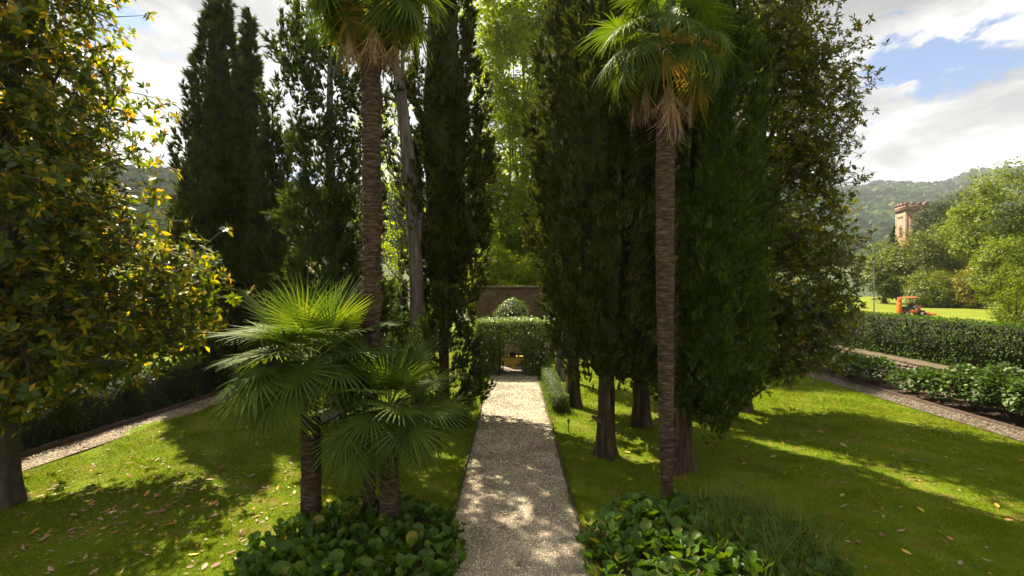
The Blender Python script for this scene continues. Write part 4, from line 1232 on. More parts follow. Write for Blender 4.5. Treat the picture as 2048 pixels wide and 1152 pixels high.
for k, (mat, kw) in {
    'young': ('palm', dict(droop=.06, cup=.22, pitch=8, off=.75, Rr=.95, sag=.02)),
    'mid': ('palm', dict(droop=.16, cup=.12, pitch=18, off=.85, Rr=1.0, sag=.06)),
    'mid2': ('palm', dict(droop=.26, cup=.10, pitch=26, off=.9, Rr=.98, sag=.10)),
    'low': ('palm', dict(droop=.42, cup=.05, pitch=36, off=.85, Rr=.95, sag=.16)),
    'old': ('palm_old', dict(droop=.5, cup=.0, pitch=40, off=.8, Rr=.92, sag=.2)),
    'hang': ('palm', dict(droop=.55, cup=-.15, pitch=38, off=.95, Rr=.95, sag=.2, span=250)),
    'dead_long': ('palm_dead', dict(droop=.06, cup=-.3, pitch=58, off=.62, Rr=.85, sag=.02, span=40, n=28, spread=1.2, jag=.9)),
    'dead': ('palm_dead', dict(droop=.10, cup=-.3, pitch=12, off=.35, Rr=.95, sag=.02, span=48, n=30, spread=1.3, jag=.8))}.items():
    FANS[k] = [(fan_mesh('frond', mat, seed=s * 7 + len(k), **kw), petiole_mesh('petiole_dead' if k.startswith('dead') else 'petiole', kw['off'])) for s in range(2)]
def frond(root, kind, org, az, el, scale, roll=0.0):
    fm, pm = FANS[kind][int(rng.integers(2))]
    o = link('frond', fm, root)
    x = Vector((math.cos(el) * math.cos(az), math.cos(el) * math.sin(az), math.sin(el)))
    y = Vector((0, 0, 1)).cross(x)
    if y.length < 1e-3:
        y = Vector((0, 1, 0))
    y.normalize()
    z = x.cross(y)
    m = Matrix((x, y, z)).transposed() @ Matrix.Rotation(roll, 3, 'X')
    o.matrix_local = Matrix.Translation(Vector([float(q) for q in org])) @ m.to_4x4() @ Matrix.Scale(scale, 4)
    link('petiole', pm, o)
    return o
def palm_trunk(root, prof, k=26, n=220, ring=.02, freq=30, lump=.03, seed=0, bend=(0, 0)):
    r = np.random.default_rng(seed)
    prof = np.array(prof, float)
    z = np.linspace(prof[0, 0], prof[-1, 0], n)
    rad = np.interp(z, prof[:, 0], prof[:, 1])
    a = np.linspace(0, 2 * np.pi, k + 1)
    A, Z = np.meshgrid(a, z)
    ph = r.uniform(0, 6.28, 12)
    tilt = 1.3 * np.interp(Z, np.linspace(0, 12, 90), r.normal(0, 1, 90)) + .8 * np.interp(A, a, np.r_[(q_ := r.normal(0, .5, k)), q_[:1]]) + .7 * np.sin(A + ph[0] + Z * 1.1) + .35 * np.sin(2 * A + ph[1] - Z * 1.7) + .5 * np.sin(Z * 3.1 + ph[4])
    rr = np.repeat(rad[:, None], k + 1, 1)
    amp = np.interp(z, prof[:, 0], prof[:, 2])[:, None] if prof.shape[1] > 2 else 1.0
    rg = np.abs(np.sin(Z * freq / 2 + tilt * 1.6)) ** .6
    rr = rr * (1 + lump * amp * (np.sin(2 * A + ph[2] + Z * 2.3) * np.sin(Z * 5.7 + ph[3]) + .7 * np.sin(3 * A + ph[5] - Z * 4.1) + .6 * np.sin(Z * 11 + ph[6] + A))) + ring * amp * (rg - .6)
    nz = r.normal(0, .004, (n, k + 1))
    nz[:, -1] = nz[:, 0]
    rr += nz
    rr[:, -1] = rr[:, 0]
    bx, by = bend[0] * np.sin(Z / z[-1] * 2.6), bend[1] * np.sin(Z / z[-1] * 2.6)
    mb = MB().grid(np.stack([rr * np.cos(A) + bx, rr * np.sin(A) + by, Z], -1))
    tr = mb.obj('trunk', M['palm_fibre'], root, True)
    return tr
def fibres(tr, r, z0, z1, n, ln, seed=0):
    mb = MB()
    a = rng.uniform(0, 2 * np.pi, n)
    z = rng.uniform(z0, z1, n)
    out = np.c_[np.cos(a), np.sin(a), np.zeros(n)]
    b = out * r + np.c_[np.zeros((n, 2)), z]
    d = nrm(out * .8 + np.array([0, 0, -.35]) + rng.normal(0, .5, (n, 3)))
    s = np.cross(d, rnd_dir(n)) * .005
    tip = b + d * (rng.uniform(.3, 1, n) * ln)[:, None]
    mb.add(np.stack([b - s, b + s, tip], 1).reshape(-1, 3), np.arange(3 * n).reshape(-1, 3))
    stuff(mb.obj('fibre', M['palm_fibre'], tr))
def stubs(tr, r, z0, z1, n):
    """cut stalk bases round the upper trunk"""
    me = MB().add([[0, -.03, 0], [0, .03, 0], [.05, .022, .10], [.05, -.022, .10], [.085, 0, .16], [.02, 0, .14]], [[0, 1, 2, 3]], [[3, 2, 4], [2, 5, 4], [5, 3, 4]]).mesh('leaf_base', M['palm_fibre'])
    for i in range(n):
        o = link('leaf_base', me, tr)
        a = i * 2.399
        o.location = (r * math.cos(a), r * math.sin(a), z0 + (z1 - z0) * i / n)
        o.rotation_euler = (rng.normal(0, .5), rng.normal(0, .25) - .15, a)
        sc_ = rng.uniform(.6, 1.2)
        o.scale = (sc_ * .8, sc_ * 1.3, sc_)
def flower_bunch(root, org, az, el, ln, mat, n=420, size=.02):
    mb = MB()
    x = np.array([math.cos(el) * math.cos(az), math.cos(el) * math.sin(az), math.sin(el)])
    t = np.linspace(0, 1, 6)
    P = x * (t * ln)[:, None] + np.c_[np.zeros((6, 2)), -.45 * ln * t ** 2]
    mb.tube(P, np.linspace(.018, .006, 6), 5, cap=False)
    for i in range(16):
        s = rng.uniform(.35, 1)
        b = x * s * ln + np.array([0, 0, -.45 * ln * s * s])
        e = b + rng.normal(0, .10, 3) + x * .08 + np.array([0, 0, -.10])
        mb.tube(np.array([b, (b + e) / 2, e]), [.006, .005, .003], 3, cap=False)
        m = n // 16
        p = b + (e - b) * rng.random((m, 1)) + rng.normal(0, .022, (m, 3))
        scatter(mb, LEAF_SMALL, p, rnd_dir(m), rnd_dir(m), rng.uniform(.6, 1.3, m) * size)
    o = mb.obj('flower_bunch', M[mat], root)
    o.location = [float(q) for q in org]
    return o
def palm(label, base, prof, crown_z, spec, scale, seed, bend=(0, 0), **kw):
    root = thing('fan_palm', label, 'palm tree', base)
    tr = palm_trunk(root, prof, seed=seed, bend=bend, **kw)
    ox, oy = bend[0] * math.sin(2.6), bend[1] * math.sin(2.6)
    i = 0
    for kind, cnt, e0, e1, zo in spec:
        for j in range(cnt):
            az = i * 2.39996 + rng.normal(0, .12)
            el = R_(e0 + (e1 - e0) * (j + .5) / cnt + rng.normal(0, 4))
            frond(root, kind, (ox + .08 * math.cos(az), oy + .08 * math.sin(az), crown_z + zo + rng.uniform(-.08, .08)), az, el, scale * rng.uniform(.88, 1.08), rng.normal(0, .18))
            i += 1
    return root, tr
# tall left palm
b1 = G(738, 1040)
p1, t1 = palm('tall fan palm with shaggy brown trunk rising from the bed with the two small palms', b1,
              [(-.05, .13, .3), (.5, .10, .3), (1.5, .11, .5), (2.6, .13, .9), (4.0, .15, 1.7), (5.2, .163, 1.7), (6.5, .168, 1.2), (8.9, .172, .9), (10.2, .15, .8)], 10.3,
              [('young', 6, 80, 50, .25), ('mid', 9, 48, 12, .12), ('mid2', 9, 12, -18, 0), ('low', 8, -15, -38, -.1), ('old', 7, -35, -55, -.25)], 1.0, 31, bend=(.06, 0), freq=27, ring=.045, lump=.075)
for j in range(9):
    frond(p1, 'dead', (.06 + .12 * math.cos(j * .7), .12 * math.sin(j * .7), 9.95 - .1 * (j % 3)), j * .7 + .2, R_(-70 - 5 * (j % 3)), 1.05)
for az, z_ in ((-2.9, 9.7), (-2.2, 9.5), (-1.2, 9.55), (-.3, 9.6), (.6, 9.7)):
    frond(p1, 'dead_long', (.05, 0, z_), az, R_(-24 + rng.normal(0, 6)), rng.uniform(.85, 1.05))
fibres(t1, .185, 3.0, 9.6, 2600, .09)
stubs(t1, .09, .3, 3.2, 60)
stubs(t1, .15, 3.2, 9.2, 90)
# tall right palm
b2 = G(1335, 1012)
p2, t2 = palm('tall fan palm with yellow flower bunches rising from the bed with long grass', b2,
              [(-.05, .15, .3), (.4, .125, .35), (1.2, .135, .5), (2.2, .15, .8), (3.4, .16, 1.1), (5.0, .178, .8), (6.5, .18, .6), (8.2, .185, .6), (9.4, .15, .8)], 9.3,
              [('young', 4, 82, 60, .35), ('mid2', 7, 48, 18, .25), ('low', 7, 16, -8, .1), ('hang', 10, 4, -28, -.05), ('old', 4, -18, -38, -.15)], .95, 33, bend=(-.05, 0), freq=44, ring=.03, lump=.03)
for j, (az, r_, z_) in enumerate(((-1.6, .14, 8.55), (-.8, .16, 8.6), (1.2, .15, 8.5), (2.4, .15, 8.5))):
    frond(p2, 'dead', (-.04 + (r_ + .06 + .07 * (j % 3)) * math.cos(az), (r_ + .06 + .07 * (j % 3)) * math.sin(az), z_ + .1 + rng.uniform(-.25, .25)), az + rng.normal(0, .3), R_(-72 + rng.normal(0, 6)), rng.uniform(.7, 1.0))
for az, z_, sc_ in ((-2.7, 8.85, 1.0), (-1.75, 8.7, .9), (-.45, 8.75, .95), (-.2, 9.1, .9), (2.6, 8.8, 1.0), (.8, 8.8, .9)):
    frond(p2, 'dead_long', (-.04, 0, z_), az, R_(-26 + rng.normal(0, 5)), sc_)
for az, el in ((-1.35, .2), (-.75, .25), (-1.9, .3), (-.3, .25), (-2.6, .2), (1.2, .5), (2.4, .4)):
    flower_bunch(p2, (-.03, 0, 9.25), az, el, rng.uniform(.85, 1.15), 'flower_yellow', 700, .03)
fibres(t2, .175, 2.5, 8.8, 2600, .07)
stubs(t2, .125, .5, 3.4, 80)
stubs(t2, .16, 3.4, 8.6, 60)
# small palms
b3 = G(622, 1055)
p3, t3 = palm('short stout fan palm with hairy trunk and wide sunlit crown in the leafy bed', b3,
              [(-.05, .20, .4), (.4, .175, .5), (1.5, .17, .6), (2.4, .16, .8), (3.05, .11, .8)], 3.05,
              [('young', 7, 78, 42, .12), ('mid', 11, 44, 12, .05), ('mid2', 11, 14, -8, 0), ('low', 7, -4, -20, -.05), ('hang', 3, -12, -24, -.1)], 1.0, 35, freq=60, ring=.016, lump=.02)
for az, el in ((-1.9, .1), (-1.2, .2), (-2.6, .15), (-.5, .2)):
    flower_bunch(p3, (0, 0, 2.75), az, el, .6, 'flower_brown', 420, .03)
fibres(t3, .17, .05, 2.5, 2600, .08)
b4 = G(778, 1068)
p4, t4 = palm('shortest fan palm, its shaded crown low over the bed at the path edge', b4,
              [(-.05, .20, .4), (.3, .175, .5), (1.0, .16, .6), (1.6, .15, .8), (2.25, .10, .8)], 2.22,
              [('young', 6, 78, 45, .12), ('mid', 8, 42, 14, .05), ('mid2', 8, 14, -10, 0), ('low', 5, -4, -18, -.05), ('hang', 2, -12, -24, -.1)], .88, 37, freq=60, ring=.016, lump=.02)
fibres(t4, .165, .05, 1.6, 1800, .06)

# ------------------------------------------------------------------ leafy beds (bergenia)
berg = []
for k in range(5):
    r = np.random.default_rng(70 + k)
    t = np.array([0, .22, .42, .62, .82, .96, 1.0])
    w = np.array([.03, .26, .40, .45, .38, .20, .05]) * r.uniform(.92, 1.1)
    c = r.uniform(.10, .26)
    P = []
    for tt, ww in zip(t, w):
        row = []
        for s in (-1, -.5, 0, .5, 1):
            row.append((tt, s * ww, c * (s * s) * ww + r.uniform(.05, .2) * 0 - .22 * (tt - .3) ** 2 * (1 if k % 2 else .4) + .05 * math.sin(tt * 7 + k) * s + r.normal(0, .018)))
        P.append(row)
    mbx = MB().grid(np.array(P)[:, ::-1])
    mbx.add([[.0, -.03, 0], [.0, .03, 0], [-.55, .02, -.06], [-.55, -.02, -.06]], [[0, 1, 2, 3]])
    berg.append(mbx)
berg_me = [b.mesh('leaf', M['bergenia'], True) for b in berg]
for bi, (cx, cy, rx, ry) in enumerate(BEDS):
    lab = ('dense bed of round glossy bergenia leaves around the three palm trunks', 'dense bed of round glossy bergenia leaves at the tall palm with yellow flowers')[bi]
    root = thing('bergenia_bed', lab, 'plant bed', (cx, cy, .012))
    ang = np.linspace(0, 2 * np.pi, 41)[:-1]
    wob = 1 + .05 * np.sin(ang * 3) + .04 * np.sin(ang * 7)
    MB().add(np.vstack([np.c_[np.cos(ang) * rx * wob, np.sin(ang) * ry * wob, np.full(40, .004)], [[0, 0, .13]]]), [[i, (i + 1) % 40, 40] for i in range(40)]).obj('soil', M['soil'], root)
    n = 360
    pos, ax, nn, sz = [], [], [], []
    while len(pos) < n * 5.2:
        q = rng.uniform(-1, 1, 2)
        if q @ q > 1:
            continue
        c = q * np.array([rx, ry])
        if bi == 1 and c[0] > .75 and rng.random() < .45:
            continue
        px_ = c[0] + cx
        if PX0 - .05 < px_ < PX1 - .02 and bi == 0 and px_ > PX0 + .35:
            continue
        edge = 1 - .55 * (q @ q)
        for j in range(5):
            a = rng.uniform(0, 2 * np.pi)
            o_ = np.array([math.cos(a), math.sin(a)])
            pos.append((*(c + o_ * .07), rng.uniform(.10, .30) * edge + .05))
            tl = rng.uniform(.5, 2.2)
            ax.append((*o_, tl))
            nn.append((-o_[0] * tl, -o_[1] * tl, 1.0))
            sz.append(rng.choice([.09, .13, .155, .18, .21]) * rng.uniform(.85, 1.15))
    pos, ax, nn, sz = (np.array(q) for q in (pos, ax, nn, sz))
    nn = nrm(nn) + rng.normal(0, .25, nn.shape)
    wp = pos + np.array([cx, cy, 0])
    v_ = CY - (wp[:, 2] - H) / wp[:, 1] * F
    score = sz / np.linalg.norm(wp - np.array([0, 0, H]), axis=1) + .02 * pos[:, 2]
    score[v_ > 1150] = 0
    idx = np.argsort(-score)[:300]
    Rm = frames(ax, nn)
    kk = rng.integers(0, 5, len(pos))
    for i in idx:
        o = bpy.data.objects.new('leaf', berg_me[kk[i]])
        C.objects.link(o)
        o.parent = root
        o.matrix_local = Matrix([list(Rm[i][r] * sz[i]) + [pos[i][r]] for r in range(3)] + [[0, 0, 0, 1]])
    rest = np.ones(len(pos), bool)
    rest[idx] = False
    mb = MB()
    for k in range(5):
        s = rest & (kk == k)
        scatter(mb, (np.concatenate(berg[k].v), berg[k].f), pos[s], ax[s], nn[s], sz[s])
    stuff(mb.obj('foliage', M['bergenia'], root, True))

# long grass at the edge of the right bed
def long_grass():
    n = 5200
    a, r = rng.uniform(0, 6.28, n), np.sqrt(rng.random(n))
    x, y = 4.15 + 1.15 * r * np.cos(a), 8.55 + 1.5 * r * np.sin(a)
    h = (.16 + .75 * rng.random(n) ** 2.2) * (1 + .35 * np.sin(x * 5) * np.sin(y * 4.3))
    az = rng.uniform(0, 6.28, n)
    d = np.c_[np.cos(az), np.sin(az), np.zeros(n)]
    s = np.c_[-d[:, 1], d[:, 0], np.zeros(n)] * rng.uniform(.003, .0065, n)[:, None]
    b = np.c_[x, y, np.full(n, .01)]
    bend = rng.uniform(.15, .9, n)
    rows = []
    for t in (0, .35, .7, 1.0):
        c = b + d * (bend * h * t ** 2)[:, None] + np.c_[np.zeros((n, 2)), h * (t - .35 * bend * t ** 2)]
        w = (1 - t) ** .6 + .05
        rows += [c - s * w, c + s * w]
    V = np.stack(rows, 1)
    q = np.array([[0, 1, 3, 2], [2, 3, 5, 4], [4, 5, 7, 6]])
    mb = MB().add(V.reshape(-1, 3), (q[None] + (np.arange(n) * 8)[:, None, None]).reshape(-1, 4))
    tag(stuff(mb.obj('long_grass', M['long_grass'])), 'clump of long arching grass blades over the edge of the bergenia bed', 'grass')
long_grass()

# ------------------------------------------------------------------ fallen leaves
fl_me = {}
for mt in ('leaf_tan', 'leaf_brown', 'leaf_orange', 'leaf_yellow'):
    for k in range(3):
        r = np.random.default_rng(k + 3)
        cu = (.10, -.35, .5)[k]
        P = []
        for t, w in zip((0, .2, .45, .7, .9, 1.0), (.02, .13, .2, .18, .09, .01)):
            P.append([(t, s * w * (1 - .25 * abs(cu)), cu * w * abs(s) * 1.6 + .25 * cu * (t - .5) ** 2 + .05) for s in (-1, 0, 1)])
        fl_me[mt, k] = MB().grid(np.array(P)).mesh('fallen_leaf', M[mt], True)
names = {'leaf_tan': 'pale tan', 'leaf_brown': 'brown', 'leaf_orange': 'orange', 'leaf_yellow': 'yellow'}
places = [('left', 165), ('right', 110), ('path', 20)]
def leaf_spot(pl):
    while True:
        if pl == 'left':
            y = rng.uniform(7.6, 17) if rng.random() < .35 else rng.normal(9.6, 1.5)
            x = rng.uniform(-11, -2) if rng.random() < .3 else rng.normal(-7.3, 1.8)
            if not (-min(11.2, y) < x < -2 and 7.5 < y < 18):
                continue
        elif pl == 'right':
            y = rng.uniform(7.6, 17)
            x = rng.uniform(1.6, 13.5) if rng.random() < .6 else rng.normal(6.5, 2)
            if not (1.5 < x < min(13.8, y * 1.02)) or not 7.5 < y < 19:
                continue
        else:
            x, y = rng.uniform(-1, 1.1), rng.uniform(7.8, 16)
        if in_bed(np.array([x]), np.array([y]), 1.1)[0]:
            continue
        return x, y
for pl, cnt in places:
    for i in range(cnt):
        x, y = leaf_spot(pl)
        mt = rng.choice(['leaf_tan', 'leaf_brown', 'leaf_orange', 'leaf_yellow'], p=[.45, .27, .2, .08] if pl == 'left' else [.25, .4, .25, .10])
        o = link('fallen_leaf', fl_me[mt, int(rng.integers(3))])
        s = rng.uniform(.11, .20)
        o.scale = (s, s, s)
        o.location = (x, y, (float(lawn_z(np.array(x), np.array(y))) + .022) if pl != 'path' else .04)
        o.rotation_euler = (rng.normal(0, .25), rng.normal(0, .2), rng.uniform(0, 6.28))
        where = {'left': 'lying on the lawn near the large magnolia and short palms', 'right': 'lying on the shaded lawn beyond the cypress trunks', 'path': 'lying on the central gravel path'}[pl]
        tag(o, f'{names[mt]} dry fallen leaf {where}', 'leaf', f'{names[mt]} fallen leaves {where.replace("lying ", "")}')
mb = {k: MB() for k in ('leaf_tan', 'leaf_brown', 'leaf_orange')}
for mt, n in (('leaf_tan', 420), ('leaf_brown', 520), ('leaf_orange', 160)):
    pts = np.array([leaf_spot('left') if rng.random() < .72 else leaf_spot('right') for _ in range(n)])
    P = np.c_[pts, lawn_z(pts[:, 0], pts[:, 1]) + .02]
    a = rng.uniform(0, 6.28, n)
    scatter(mb[mt], LEAF_MID, P, np.c_[np.cos(a), np.sin(a), rng.normal(0, .15, n)], nrm(np.array([0, 0, 1.0]) + rng.normal(0, .3, (n, 3))), rng.uniform(.05, .12, n))
    tag(stuff(mb[mt].obj('leaf_litter', M[mt])), f'scatter of small {names[mt]} dry leaf litter over the lawns', 'leaf litter')

# ------------------------------------------------------------------ small garden things
g = G(1137, 866)
gl = thing('garden_spotlight', 'small black garden spotlight on a stake beside the path edge', 'spotlight', (g[0], g[1], .02))
MB().tube([(0, 0, 0), (0, 0, .30)], .014, 8).obj('stake', M['iron'], gl, True)
hd = MB().lathe([(.001, -.06), (.03, -.06), (.04, .0), (.045, .07), (.035, .075), (.001, .06)], 12).obj('lamp_head', M['iron'], gl, True)
hd.location = (0, 0, .345)
hd.rotation_euler = (R_(25), 0, 0)
w = at(417, 700, 24)
wr = thing('garden_rail', 'small white metal hoop rail behind the sunlit end of the clipped hedge', 'rail', (w[0], 24, 0))
MB().tube([(-.14, 0, 0), (-.14, 0, 1.30), (-.10, 0, 1.36), (.08, 0, 1.36), (.13, 0, 1.31), (.13, 0, .4)], .022, 8).obj('hoop', M['white_paint'], wr, True)
MB().box((-.2, -.06, 0), (-.08, .06, .02)).obj('foot', M['white_paint'], wr)
sx = at(1527, 775, 18.2)
sw = thing('swing', 'dark wooden swing seat hanging on ropes from the tall conical magnolia', 'swing', (sx[0], 18.2, sx[2]))
MB().box((-.24, -.1, -.02), (.24, .1, .02)).obj('seat', M['wood'], sw)
for s in (-.21, .21):
    MB().tube([(s, 0, -.02), (s, .01, .9), (s + .01, .02, 2.6)], .010, 6).obj('rope', M['iron'], sw)
lpx = at(1748, 600, 45)
pl_ = thing('lamp_pole', 'thin grey metal pole on the far lawn at the edge of the conical magnolia', 'pole', (lpx[0], 45, T))
MB().tube([(0, 0, 0), (0, 0, 5.2)], [.06, .045], 10).obj('pole', M['grey_metal'], pl_, True)
MB().lathe([(.001, 5.2), (.10, 5.2), (.14, 5.3), (.10, 5.42), (.001, 5.45)], 12).obj('lamp_head', M['grey_metal'], pl_, True)

# ------------------------------------------------------------------ brick tower far off
def tower():
    d = 140.0
    c = at(1834, 500, d)
    w = 5.3
    hh = 27.4
    root = thing('castle_tower', 'square reddish brick tower with battlements and arched windows above the trees', 'tower', (c[0], d + 2, 0), rz=R_(-14))
    a = w / 2
    MB().box((-a, -a, 0), (a, a, hh - 2.6)).obj('wall', M['terracotta'], root)
    for sx_ in (-1, 1):
        for sy_ in (-1, 1):
            x, y = sx_ * (a - .35), sy_ * (a - .35)
            MB().box((x - .42, y - .42, 0), (x + .42, y + .42, hh - 2.65)).obj('corner_pier', M['terracotta'], root)
    co = MB()
    for i, (e, z0, z1) in enumerate(((.12, 2.6, 2.35), (.22, 2.35, 2.05), (.34, 2.05, 1.75))):
        co.box((-a - e, -a - e, hh - z0), (a + e, a + e, hh - z1 + .001 * i))
    co.obj('cornice', M['terracotta_dark'], root)
    e = .26
    pw = .38
    par = MB()
    for (lo, hi) in (((-a - e, -a - e), (a + e, -a - e + pw)), ((-a - e, a + e - pw), (a + e, a + e)), ((-a - e, -a - e + pw), (-a - e + pw, a + e - pw)), ((a + e - pw, -a - e + pw), (a + e, a + e - pw))):
        par.box((*lo, hh - 1.75), (*hi, hh - .95))
    par.obj('parapet', M['terracotta_dark'], root)
    me = MB().box((-.45, -.19, 0), (.45, .19, .95)).mesh('merlon', M['terracotta_dark'])
    for side in range(4):
        for k in range(4):
            s = -a - e + .45 + k * (2 * (a + e) - .9) / 3
            if side >= 2 and k in (0, 3):
                continue
            o = link('merlon', me, root)
            o.location = [(s, -a - e + .19, hh - .949), (s, a + e - .19, hh - .949), (-a - e + .19, s, hh - .949), (a + e - .19, s, hh - .949)][side]
            if side >= 2:
                o.rotation_euler = (0, 0, R_(90))
    def arch(wd, ht):
        q = MB()
        aa = np.linspace(0, np.pi, 9)
        pts = [(-wd / 2, 0)] + [(wd / 2, 0)] + [(wd / 2 * math.cos(t), ht - wd / 2 + wd / 2 * math.sin(t)) for t in aa]
        n = len(pts)
        v = [(x, 0, z) for x, z in pts] + [(x, .1, z) for x, z in pts]
        q.add(v, [[i, (i + 1) % n, n + (i + 1) % n, n + i] for i in range(n)])
        q.add(v[:n], [list(range(n))])
        return q
    wm = arch(.62, 2.6).mesh('window', M['dark_void'])
    cm = MB().tube([(0, 0, 0), (0, 0, 1.9)], .09, 8).mesh('column', M['tower_white'])
    fr = arch(2.0, 3.5).mesh('window_surround', M['terracotta_dark'])
    for rz in (0, R_(-90)):
        Rz = Matrix.Rotation(rz, 4, 'Z')
        f = link('window_surround', fr, root)
        f.matrix_local = Rz @ Matrix.Translation((0, -a - .03, hh - 9.6))
        for s in (-.42, .42):
            o = link('window', wm, root)
            o.matrix_local = Rz @ Matrix.Translation((s, -a - .06, hh - 9.4))
        o = link('column', cm, root)
        o.matrix_local = Rz @ Matrix.Translation((0, -a - .1, hh - 9.3))
        for k in range(5):
            q = MB().box((-.16, -.05, 0), (.16, .05, .55)).mesh('frieze_arch', M['terracotta_dark'])
            o = link('frieze_arch', q, root)
            o.matrix_local = Rz @ Matrix.Translation((-1.2 + k * .6, -a - .03, hh - 4.2))
tower()

# ------------------------------------------------------------------ ride-on mower and its driver
mc = at(1826, 600, 53)
mw = thing('ride_on_mower', 'orange ride-on mower with sunshade roof cutting the far lawn', 'mower', (mc[0], 53, T), rz=R_(-14))
def part(name, mat, boxes, parent=mw, bevel=.03):
    q = MB()
    for lo, hi in boxes:
        q.box(lo, hi)
    o = q.obj(name, M[mat], parent)
    if bevel:
        b = o.modifiers.new('bevel', 'BEVEL')
        b.width = bevel
        b.segments = 2
    return o
part('chassis', 'orange', [((-.95, -.42, .34), (.75, .42, .56))])
part('engine_cover', 'seat', [((-1.1, -.40, .56), (-.35, .40, 1.02))])
part('rear_chute', 'orange', [((-1.42, -.34, .28), (-1.12, .34, 1.42))], bevel=.08)
part('chute_arm', 'orange', [((-1.40, -.2, 1.42), (-1.16, .2, 1.86))], bevel=.06)
part('floor_plate', 'orange', [((.1, -.5, .56), (.95, .5, .62))])
part('console', 'orange', [((.42, -.16, .62), (.66, .16, 1.12))], bevel=.05)
part('seat', 'seat', [((-.32, -.26, .66), (.18, .26, .80)), ((-.42, -.26, .801), (-.30, .26, 1.28))], bevel=.05)
part('mower_deck', 'orange', [((.95, -.85, .14), (1.75, .85, .34)), ((1.05, -.3, .34), (1.45, .3, .44))], bevel=.06)
part('deck_arm', 'seat', [((.6, -.5, .30), (1.1, -.42, .38)), ((.6, .42, .30), (1.1, .5, .38))], bevel=0)
rf = MB()
xs_, ys_ = np.linspace(-1.2, .2, 9), np.linspace(-.58, .58, 7)
P = np.array([[(x, y, 1.98 + .08 * math.cos((x + .1) * 1.6) * math.cos(y * 2.2)) for y in ys_] for x in xs_])
rf.grid(P[:, ::-1])
rf.grid(P - np.array([0, 0, .05]))
for e in (P[0], P[-1], P[:, 0], P[:, -1]):
    rf.grid(np.stack([e, e - np.array([0, 0, .05])], 0))
rf.obj('roof', M['orange'], mw, True)
for x, y in ((-.85, -.48), (-.85, .48)):
    MB().tube([(x, y, .9), (x, y, 1.55), (x + .1, y, 2.0)], .035, 8).obj('roof_post', M['iron'], mw, True)
for y in (-.5, .5):
    MB().tube([(-.8, y, 1.3), (-.45, y, 1.7), (.05, y, 1.99)], .022, 6).obj('roof_brace', M['grey_metal'], mw, True)
stw = MB()
aa = np.linspace(0, 2 * np.pi, 19)
stw.tube(np.c_[np.zeros(19), .17 * np.cos(aa), .17 * np.sin(aa)], .016, 6, cap=False)
stw.tube([(0, 0, 0), (.12, 0, -.02)], .02, 6)
stw.tube([(0, -.16, 0), (0, .16, 0)], .012, 5)
so = stw.obj('steering_wheel', M['iron'], mw, True)
so.location = (.44, 0, 1.20)
so.rotation_euler = (0, R_(35), 0)
def wheel(x, y, r, wd):
    q = MB().lathe([(r * .55, -wd / 2), (r * .9, -wd / 2), (r, -wd * .3), (r, wd * .3), (r * .9, wd / 2), (r * .55, wd / 2)], 20)
    q.lathe([(r * .5, -wd * .3), (r * .56, -wd / 2)], 20)
    o = q.obj('wheel', M['rubber'], mw, True)
    o.location = (x, y, r)
    o.rotation_euler = (R_(90), 0, 0)
    MB().lathe([(.001, -wd * .32), (r * .2, -wd * .34), (r * .56, -wd * .28), (r * .56, wd * .28), (r * .2, wd * .34), (.001, wd * .32)], 16).obj('rim', M['white_paint'], o, True)
for y in (-.52, .52):
    wheel(.55, y, .33, .26)
    wheel(-.80, y, .27, .20)

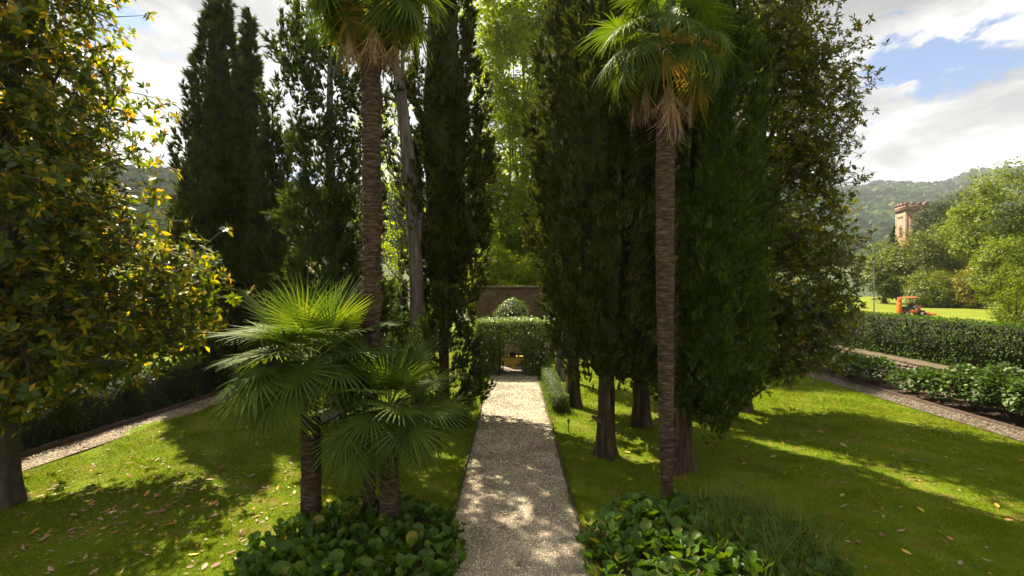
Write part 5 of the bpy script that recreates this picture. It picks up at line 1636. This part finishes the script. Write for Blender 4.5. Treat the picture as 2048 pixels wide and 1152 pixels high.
def driver():
    base = mw.matrix_basis.copy()
    root = thing('person', 'person in dark top and blue trousers with orange cap driving the mower', 'person', (0, 0, 0))
    root.matrix_basis = Matrix.Translation((mc[0], 53, T)) @ Matrix.Rotation(R_(-14), 4, 'Z')
    V, E, Rd = [], [], []
    def v(p, r, link_to=None):
        V.append(p)
        Rd.append(r)
        if link_to is not None:
            E.append((link_to, len(V) - 1))
        return len(V) - 1
    pel = v((-.10, 0, .90), .14)
    ab = v((-.13, 0, 1.06), .135, pel)
    ch = v((-.11, 0, 1.26), .155, ab)
    nb = v((-.08, 0, 1.42), .065, ch)
    nk = v((-.06, 0, 1.49), .055, nb)
    hd0 = v((-.035, 0, 1.56), .082, nk)
    hd1 = v((-.03, 0, 1.66), .098, hd0)
    hd2 = v((-.04, 0, 1.74), .07, hd1)
    for s in (-1, 1):
        sh = v((-.10, s * .19, 1.37), .065, ch)
        el_ = v((.05, s * .27, 1.13), .047, sh)
        wr_ = v((.30, s * .17, 1.17), .032, el_)
        pa = v((.36, s * .155, 1.19), .038, wr_)
        for k in range(4):
            f1 = v((.405, s * (.155 - .028 + .019 * k), 1.215 - .004 * k), .010, pa)
            f2 = v((.43, s * (.155 - .028 + .019 * k), 1.195 - .004 * k), .009, f1)
        v((.375, s * .115, 1.215), .010, pa)
        hp = v((-.04, s * .10, .86), .10, pel)
        kn = v((.38, s * .15, .98), .07, hp)
        ank = v((.46, s * .15, .70), .045, kn)
        v((.58, s * .16, .655), .035, ank)
    me = bpy.data.meshes.new('body')
    me.from_pydata(V, E, [])
    o = bpy.data.objects.new('body', me)
    C.objects.link(o)
    sk = o.modifiers.new('skin', 'SKIN')
    for i, sv in enumerate(me.skin_vertices[0].data):
        sv.radius = (Rd[i], Rd[i])
        sv.use_root = (i == 0)
    sub = o.modifiers.new('sub', 'SUBSURF')
    sub.levels = sub.render_levels = 1
    dg = bpy.context.evaluated_depsgraph_get()
    me2 = bpy.data.meshes.new_from_object(o.evaluated_get(dg))
    bpy.data.objects.remove(o)
    me2.materials.clear()
    for k in ('skin', 'navy', 'denim', 'rubber'):
        me2.materials.append(M[k])
    for p in me2.polygons:
        c = p.center
        p.use_smooth = True
        if c.z > 1.465 or (c.x > .20 and c.z > 1.10):
            p.material_index = 0
        elif c.z > .98 and c.x < .25:
            p.material_index = 1
        elif c.z < .70:
            p.material_index = 3
        else:
            p.material_index = 2
    link('body', me2, root)
    cap = MB().lathe([(.112, 1.675), (.115, 1.70), (.105, 1.76), (.06, 1.81), (.001, 1.825)], 14, (-.035, 0, 0))
    cap.grid(np.array([[(.05 + .13 * t, y * (1 - .3 * t), 1.69 - .02 * t) for y in (-.09, -.045, 0, .045, .09)] for t in (0, .5, 1)]))
    cap.obj('cap', M['orange'], root, True)
    fc = MB()
    for s in (-.035, .035):
        fc.lathe([(.001, -.009), (.010, 0), (.001, .009)], 6, (.062, s, 1.645))
    fc.obj('eyes', M['iron'], root)
    MB().add([[.062, -.012, 1.60], [.062, .012, 1.60], [.092, 0, 1.605], [.064, 0, 1.645]], [[0, 1, 2], [0, 2, 3], [1, 3, 2]]).obj('nose', M['skin'], root)
    MB().box((.05, -.025, 1.572), (.062, .025, 1.58)).obj('mouth', M['flower_brown'], root)
    for s in (-1, 1):
        MB().lathe([(.001, -.03), (.014, 0), (.001, .03)], 8, (-.03, s * .10, 1.64)).obj('ear', M['skin'], root)
driver()

# ------------------------------------------------------------------ air
hz = MB().box((-2050, -120, -3), (2050, 2050, 480)).obj('haze', None)
m, t = new_mat('haze')
pv = N(t, 'ShaderNodeVolumePrincipled')
pv.inputs['Color'].default_value = (.78, .86, 1.0, 1)
pv.inputs['Density'].default_value = .00014
pv.inputs['Anisotropy'].default_value = .2
o = N(t, 'ShaderNodeOutputMaterial')
L(t, pv.outputs[0], o.inputs['Volume'])
hz.data.materials.append(m)
stuff(hz)
tag(hz, 'thin bluish summer haze in the air over the far hills', 'haze')
